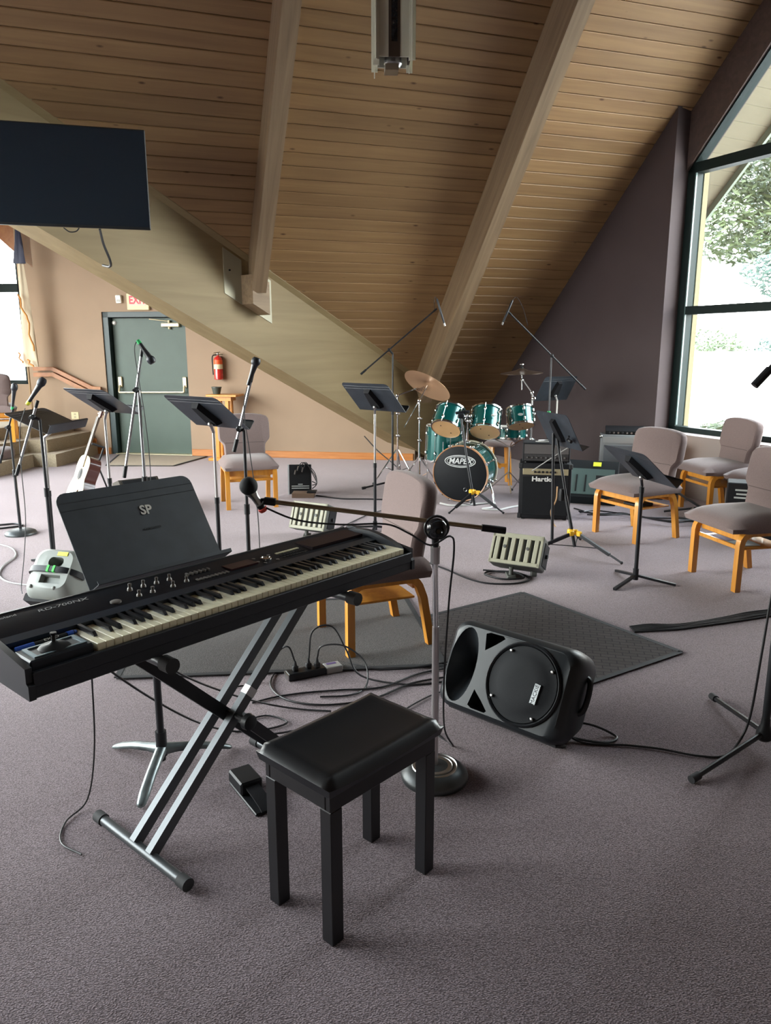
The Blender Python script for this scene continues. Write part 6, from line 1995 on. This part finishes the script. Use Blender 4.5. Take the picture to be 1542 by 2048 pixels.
g = MB(); g.lathe([(0.03, -0.06), (0.045, -0.03), (0.05, 0.08), (0.045, 0.085)], 16, Msl); g.build('can', M_black, sp2)
g = MB(); g.cyl((0, 0, 0), RNv * 0.14, 0.012, 8); g.build('arm', M_black, sp2)

# ================================================================== power strip, pedal, plugs
ps = thing('power_strip', 'black power strip with grey end on the carpet behind the keyboard', 'power strip', (-0.355, 3.455, 0), 26)
g = MB(); g.box(-0.135, 0.06, -0.032, 0.032, 0.0, 0.036, bev=0.005); g.build('housing', M_black, ps, None, 30)
g = MB(); g.box(0.06, 0.145, -0.034, 0.034, 0.0, 0.034, bev=0.004); g.build('end_block', mat('grey_adapter', (0.32, 0.32, 0.31), 0.5), ps, None, 30)
g = MB(); g.box(0.075, 0.125, 0.004, 0.024, 0.034, 0.0348); g.build('purple_label', mat('purple_label', (0.12, 0.08, 0.22), 0.5), ps, None, 0)
for (x, y) in ((-0.09, 0.005), (-0.02, 0.01), (0.02, -0.005)):
    g = MB(); g.box(x - 0.014, x + 0.014, y - 0.012, y + 0.012, 0.036, 0.062, bev=0.004); g.tube([(x, y, 0.06), (x, y, 0.085)], [0.009, 0.005], 8); g.build('plug', M_rubber, ps, None, 30)
g = MB(); g.box(-0.139, -0.134, -0.03, 0.03, 0.004, 0.033); g.build('end_cap', M_steel, ps, None, 0)
cable('thin lead arching out of the power strip to the left', [(-0.44, 3.42, 0.085), (-0.47, 3.42, 0.16), (-0.53, 3.42, 0.12), (-0.60, 3.36, 0.006), (-0.75, 3.30, 0.005)], 0.0045)
cable('lead arching high from the power strip and back to the floor', [(-0.375, 3.455, 0.085), (-0.355, 3.47, 0.22), (-0.26, 3.48, 0.24), (-0.19, 3.45, 0.13), (-0.12, 3.40, 0.02), (0.10, 3.33, 0.006), (0.28, 3.36, 0.006)], 0.0045)
cable('lead bending from the power strip past the chair leg', [(-0.335, 3.46, 0.085), (-0.31, 3.45, 0.15), (-0.20, 3.43, 0.16), (-0.10, 3.40, 0.09), (-0.09, 3.32, 0.006), (-0.16, 3.22, 0.006), (-0.30, 3.20, 0.006)], 0.0045)
pd = thing('sustain_pedal', 'black sustain pedal on the carpet left of the bench', 'pedal', (-0.485, 2.44, 0), heading(0.55, -0.83) + 0)
g = MB(); g.box(-0.042, 0.042, -0.10, 0.14, 0.0, 0.010, bev=0.003); g.build('base_plate', M_black, pd, None, 20)
g = MB(); g.box(-0.042, 0.042, -0.105, 0.015, 0.010, 0.058, bev=0.006); g.build('housing', M_black, pd, None, 30)
g = MB(); g.ribbon([(0, 0.0, 0.040), (0, 0.08, 0.034), (0, 0.13, 0.026), (0, 0.15, 0.018)], (1, 0, 0), 0.05, 0.006); g.build('treadle', M_matte, pd, None, 30)

# ================================================================== loose cables
cable('cable sagging from the keyboard under the stand to the floor', [(-1.02, 2.20, 0.765), (-0.98, 2.34, 0.58), (-0.91, 2.60, 0.32), (-0.78, 2.80, 0.10), (-0.64, 2.88, 0.008), (-0.50, 2.90, 0.006), (-0.42, 2.96, 0.006), (-0.52, 3.02, 0.006), (-0.60, 2.95, 0.006), (-0.50, 2.84, 0.016), (-0.34, 2.90, 0.006)], 0.0042)
cable('second cable sagging from the keyboard towards the bench', [(-0.94, 2.29, 0.765), (-0.90, 2.42, 0.62), (-0.79, 2.68, 0.36), (-0.66, 2.92, 0.16), (-0.52, 3.08, 0.03), (-0.38, 3.08, 0.006), (-0.24, 3.06, 0.006)], 0.0042)
cable('thin lead dropping from the keyboard beside the left stand foot', [(-0.95, 2.28, 0.765), (-0.97, 2.32, 0.50), (-1.00, 2.36, 0.22), (-1.04, 2.36, 0.03), (-1.08, 2.27, 0.005), (-1.05, 2.16, 0.005), (-0.96, 2.10, 0.005)], 0.003)
cable('black cable curving across the carpet behind the bench', [(-0.60, 3.14, 0.006), (-0.50, 3.20, 0.006), (-0.38, 3.24, 0.006), (-0.22, 3.27, 0.006), (-0.02, 3.30, 0.006), (0.16, 3.45, 0.006), (0.33, 3.52, 0.008)], 0.0048)
cable('black cable looping under the crossed stand to the chair', [(-0.52, 3.62, 0.006), (-0.55, 3.35, 0.006), (-0.46, 3.18, 0.006), (-0.28, 3.12, 0.006), (-0.06, 3.18, 0.006), (0.12, 3.34, 0.006), (0.32, 3.42, 0.008)], 0.0048)
cable('black cable running along the edge of the grey mat', [(-0.24, 3.60, 0.006), (-0.05, 3.50, 0.012), (0.10, 3.49, 0.016), (0.25, 3.55, 0.014), (0.36, 3.60, 0.010)], 0.0052)
cable('black cable between the bench and the floor monitor', [(0.02, 2.98, 0.006), (0.12, 3.12, 0.006), (0.24, 3.24, 0.006), (0.36, 3.28, 0.008)], 0.004)
cable('microphone lead hanging down the chrome stand', [(-0.42, 2.505, 1.045), (-0.30, 2.49, 1.00), (-0.15, 2.485, 0.985), (0.0, 2.48, 0.988), (0.08, 2.46, 0.960), (0.15, 2.44, 0.925), (0.215, 2.445, 0.955), (0.232, 2.47, 0.90), (0.222, 2.515, 0.70), (0.212, 2.54, 0.40), (0.225, 2.64, 0.15), (0.27, 2.76, 0.008), (0.20, 2.88, 0.006)], 0.0036)
cable('power lead looping out of the floor monitor', [(0.70, 2.86, 0.07), (0.84, 2.86, 0.05), (0.93, 2.86, 0.012), (0.945, 2.82, 0.006), (0.88, 2.79, 0.006), (0.76, 2.82, 0.012), (0.70, 2.84, 0.03)], 0.0052)
cable('black lead crossing the carpet to the right microphone stand', [(0.72, 2.86, 0.03), (0.80, 2.79, 0.006), (0.97, 2.77, 0.006), (1.10, 2.74, 0.006), (1.22, 2.69, 0.006), (1.33, 2.69, 0.006), (1.43, 2.775, 0.03), (1.465, 2.785, 0.14), (1.470, 2.765, 0.40), (1.482, 2.765, 0.62), (1.51, 2.775, 0.90)], 0.0048)
for i in range(5):
    rg = random.Random(70 + i)
    base_pts = [(1.40, 4.045), (1.52, 4.075), (1.66, 4.085), (1.82, 4.135), (2.02, 4.205), (2.20, 4.28), (2.45, 4.36)]
    cable('black cable in the bundle crossing the carpet at the right', [(x_, y_ + 0.019 * (i - 2) * (1 + 0.22 * sin(1.7 * k)) + rg.uniform(-0.0045, 0.0045), 0.0072) for k, (x_, y_) in enumerate(base_pts)], 0.0066, group='bundle of black cables')
cable('coiled lead with a red plug under the slatted monitor', [(0.30, 5.44, 0.005), (0.45, 5.22, 0.005), (0.58, 5.00, 0.006), (0.71, 4.90, 0.006), (0.90, 4.91, 0.006), (1.00, 5.02, 0.006), (0.92, 5.16, 0.006), (0.76, 5.18, 0.008), (0.70, 5.10, 0.010), (0.80, 4.98, 0.014), (0.95, 4.99, 0.016), (0.93, 5.10, 0.016), (0.80, 5.16, 0.014), (0.70, 5.20, 0.012)], 0.0065)
cable('thick black cable at the foot of the left microphone stand', [(-3.75, 6.62, 0.008), (-3.50, 6.62, 0.008), (-3.36, 6.66, 0.010), (-3.26, 6.60, 0.010), (-3.34, 6.52, 0.010), (-3.60, 6.40, 0.008), (-3.80, 6.38, 0.008)], 0.009)
cable('grey lead curling left of the grey speaker', [(-3.20, 5.98, 0.006), (-3.02, 5.86, 0.006), (-2.90, 5.71, 0.006), (-2.83, 5.55, 0.006), (-2.80, 5.32, 0.006), (-2.72, 5.10, 0.006), (-2.58, 4.94, 0.006), (-2.40, 4.86, 0.008), (-2.30, 4.84, 0.02)], 0.0055, mat('grey_cable', (0.35, 0.35, 0.34), 0.5))
cable('thin lead hanging from the yellow taped microphone', [(-2.31, 4.87, 1.19), (-2.345, 4.84, 1.05), (-2.35, 4.82, 0.80), (-2.345, 4.80, 0.50), (-2.36, 4.76, 0.25), (-2.38, 4.72, 0.05), (-2.36, 4.68, 0.008)], 0.003)
cable('thin lead hanging along the door side microphone stand', [(-1.495, 4.668, 1.615), (-1.515, 4.66, 1.56), (-1.505, 4.665, 1.40), (-1.480, 4.66, 1.15), (-1.465, 4.65, 0.80), (-1.48, 4.60, 0.40), (-1.49, 4.53, 0.08), (-1.48, 4.48, 0.006)], 0.003)
cable('thin lead dangling beside the middle microphone stand', [(-0.79, 4.37, 1.350), (-0.81, 4.345, 1.22), (-0.782, 4.34, 0.95), (-0.752, 4.33, 0.65), (-0.742, 4.30, 0.35), (-0.75, 4.24, 0.10), (-0.76, 4.18, 0.006)], 0.003)
cable('thin lead of the right overhead microphone', [(1.352, 8.33, 2.065), (1.40, 8.34, 2.09), (1.47, 8.345, 1.98), (1.53, 8.36, 1.80)], 0.0028)
cable('thin lead of the left overhead microphone', [(0.556, 8.48, 2.09), (0.535, 8.49, 2.10), (0.53, 8.50, 2.03), (0.536, 8.52, 1.975)], 0.0028)
M_wc = mat('white_cable', (0.55, 0.54, 0.52), 0.5)
cable('white cable looping on the carpet before the bass drum', [(0.56, 7.58, 0.011), (0.67, 7.46, 0.011), (0.82, 7.50, 0.006), (0.95, 7.58, 0.006), (1.08, 7.56, 0.006), (1.06, 7.40, 0.006), (0.96, 7.32, 0.006), (1.10, 7.27, 0.006), (1.25, 7.40, 0.006), (1.42, 7.52, 0.006)], 0.010, M_wc)
cable('black cable trailing from the stage box to the drums', [(-0.75, 8.02, 0.006), (-0.48, 7.84, 0.006), (-0.20, 7.82, 0.006), (0.10, 7.78, 0.006), (0.38, 7.76, 0.006), (0.52, 7.60, 0.006)], 0.008)
cable('black cable from the slatted monitor towards the drums', [(-0.46, 6.28, 0.03), (-0.33, 6.70, 0.006), (-0.12, 7.14, 0.006), (0.10, 7.35, 0.006), (0.40, 7.42, 0.006)], 0.0045)
for i in range(4):
    rg = random.Random(40 + i)
    pts = []
    for k in range(7):
        f = k / 6
        pts.append((1.88 + 1.1 * f + rg.uniform(-0.05, 0.05), 7.25 - 0.10 * i - 0.50 * f + rg.uniform(-0.13, 0.13), 0.0075 + 0.0146 * i))
    cable('black cable among those strewn behind the right chairs', pts, 0.007, group='cables strewn behind the right chairs')
cable('grey lead sloping across the front of the bass amplifier', [(1.64, 6.72, 0.70), (1.50, 6.75, 0.60), (1.40, 6.79, 0.52), (1.34, 6.82, 0.47)], 0.005, mat('grey_cable', (0.35, 0.35, 0.34), 0.5))
cable('tan lead dangling in front of the bass amplifier', [(1.53, 6.62, 0.36), (1.52, 6.60, 0.24), (1.48, 6.60, 0.14), (1.50, 6.58, 0.04), (1.52, 6.56, 0.006)], 0.006, mat('tan_cable', (0.42, 0.25, 0.12), 0.6))
cable('thin black lead hanging behind the beam foot', [(-0.28, 10.0, 0.42), (-0.10, 9.75, 0.26), (0.10, 9.55, 0.12), (0.22, 9.35, 0.03), (0.30, 9.2, 0.006)], 0.007)
pc = thing('cable_plug', 'red and silver plug on the carpet at the keyboard edge', 'plug', (-1.86, 4.02, 0.011), 20)
g = MB(); g.cyl((0, 0, 0), (0.035, 0, 0), 0.010, 10); g.build('collar', M_red, pc)
g = MB(); g.cyl((-0.03, 0, 0), (0, 0, 0), 0.011, 10); g.build('shell', M_white, pc)

# folded stand lying under the window chair
fs_ = thing('folded_stand', 'folded black stand leaning under the chair by the window', 'stand', (2.80, 6.98, 0))
g = MB(); g.ribbon([(-0.14, 0.15, 0.30), (0.17, -0.02, 0.10)], (0.4, 0.9, 0), 0.05, 0.018); g.build('folded_leg', M_blackmetal, fs_, None, 20)
g = MB(); g.ribbon([(-0.12, 0.12, 0.03), (0.18, -0.02, 0.10)], (0.4, 0.9, 0), 0.03, 0.016); g.build('folded_leg', M_blackmetal, fs_, None, 20)
g = MB(); g.cyl((0.02, -0.02, 0.02), (0.09, -0.05, 0.10), 0.007, 8); g.build('strut', M_steel, fs_)

# ================================================================== outside
M_ground = mat('pale_paving', (0.50, 0.49, 0.45), 0.9, noise=0.06, nscale=2)
g = MB()
g.slab([(-60, -40, -0.12), (60, -40, -0.12), (60, 70, -0.12), (-60, 70, -0.12)][::-1], (0, 0, -0.1))
o = g.build('ground', M_ground, None, None, 0)
struct(o)
def leaves(g, c, rad, n, size, rng):
    for _ in range(n):
        while True:
            p = Vector((rng.uniform(-1, 1), rng.uniform(-1, 1), rng.uniform(-1, 1)))
            if 0.25 < p.length < 1:
                break
        q = Vector(c) + Vector((p.x * rad[0], p.y * rad[1], p.z * rad[2]))
        d = Vector((rng.uniform(-1, 1), rng.uniform(-1, 1), rng.uniform(-0.8, 0.4))).normalized()
        s = d.orthogonal().normalized()
        l, w = size * rng.uniform(0.7, 1.4), size * rng.uniform(0.22, 0.4)
        g.add([q - d * l, q + s * w, q + d * l, q - s * w], [[0, 1, 2, 3]])
def tree(label, loc, h, clumps, size, m_leaf, seed, grp='trees outside the gable window'):
    rng = random.Random(seed)
    t = thing('tree', label, 'tree', loc, 0, grp)
    g = MB()
    g.tube(smooth_path([(0, 0, -0.1), (0.05, 0.03, h * 0.3), (-0.04, 0.0, h * 0.6), (0.05, 0.04, h * 0.9)], 4), 0.11, 8)
    for (c, rad, n) in clumps:
        g.tube(smooth_path([(0, 0, h * 0.35), (c[0] * 0.5, c[1] * 0.5, (h * 0.45 + c[2]) / 2), c], 4), 0.035, 6)
    g.build('trunk', mat('bark', (0.12, 0.11, 0.09), 0.9), t)
    g = MB()
    for (c, rad, n) in clumps:
        leaves(g, c, rad, n, size, rng)
    f = g.build('foliage', m_leaf, t, None, 0)
    f['kind'] = 'stuff'
    return t
M_leaf1 = mat('leaf_blue_green', (0.085, 0.130, 0.105), 0.6, noise=0.3, nscale=2)
M_leaf2 = mat('leaf_yellow_green', (0.095, 0.125, 0.058), 0.6, noise=0.3, nscale=2)
tree('feathery tree filling the upper part of the gable window', (8.6, 14.4, -0.1), 5.0, [((-1.5, 0, 5.2), (1.7, 1.5, 1.1), 4200), ((-1.9, 0.6, 4.1), (1.1, 1.2, 0.9), 2600), ((-0.3, -1.0, 4.1), (1.2, 1.2, 1.0), 2600), ((-2.2, -1.3, 5.6), (1.2, 1.2, 0.9), 2600)], 0.10, M_leaf2, 3)
tree('blue green tree hanging into the right of the gable window', (11.6, 19.5, -0.1), 4.2, [((-1.2, 0, 4.0), (1.7, 1.3, 1.3), 3400), ((-0.4, -1.0, 3.2), (1.2, 1.2, 0.8), 2000), ((-1.6, -0.6, 5.2), (1.4, 1.2, 1.0), 2200)], 0.11, M_leaf1, 5)
def bush(label, loc, rad, n, size, m_, seed):
    rng = random.Random(seed)
    t = thing('bush', label, 'bush', loc, 0, 'bushes outside the gable window')
    g = MB()
    for k in range(5):
        a = k * 1.25
        g.tube([(0, 0, 0), (0.4 * rad[0] * cos(a), 0.4 * rad[1] * sin(a), rad[2])], 0.02, 5)
    g.build('stems', mat('bark', (0.12, 0.11, 0.09), 0.9), t)
    g = MB(); leaves(g, (0, 0, rad[2]), rad, n, size, rng); f = g.build('foliage', m_, t, None, 0); f['kind'] = 'stuff'
    return t
bush('wide low bush beyond the lower pane of the gable window', (9.6, 22.6, -0.1), (1.15, 0.8, 1.15), 3000, 0.10, M_leaf2, 11)
bush('second bush further right beyond the lower pane', (11.9, 23.4, -0.1), (0.9, 0.7, 1.1), 2200, 0.10, M_leaf1, 12)
pp = thing('potted_plant', 'green plant in a pale pot standing outside the window', 'potted plant', (4.42, 9.75, -0.12), 0)
g = MB(); g.lathe([(0.15, 0.0), (0.20, 0.34), (0.23, 0.35), (0.23, 0.40), (0.20, 0.40), (0.19, 0.36), (0.01, 0.35)], 24); g.build('pot', mat('pale_terracotta', (0.30, 0.28, 0.22), 0.8), pp)
rng = random.Random(21)
g = MB(); leaves(g, (0, 0, 0.56), (0.42, 0.40, 0.22), 900, 0.055, rng); g.tube([(0, 0, 0.3), (0, 0, 0.55)], 0.02, 6); f = g.build('foliage', mat('leaf_lime', (0.045, 0.063, 0.0108), 0.6, noise=0.3, nscale=6), pp, None, 0); f['kind'] = 'stuff'

gw = thing('garden_wall', 'low white garden wall beyond the gable window', 'wall', (9.5, 21.3, -0.12), 8)
g = MB(); g.box(-9, 9, 0.0, 0.25, 0.0, 1.50); g.build('masonry', mat('white_render', (0.62, 0.60, 0.55), 0.9), gw, None, 0)
g = MB(); g.box(-9, 9, -0.04, 0.29, 1.50, 1.58); g.build('coping', mat('pale_coping', (0.60, 0.57, 0.48), 0.9), gw, None, 0)
gw['kind'] = 'thing'
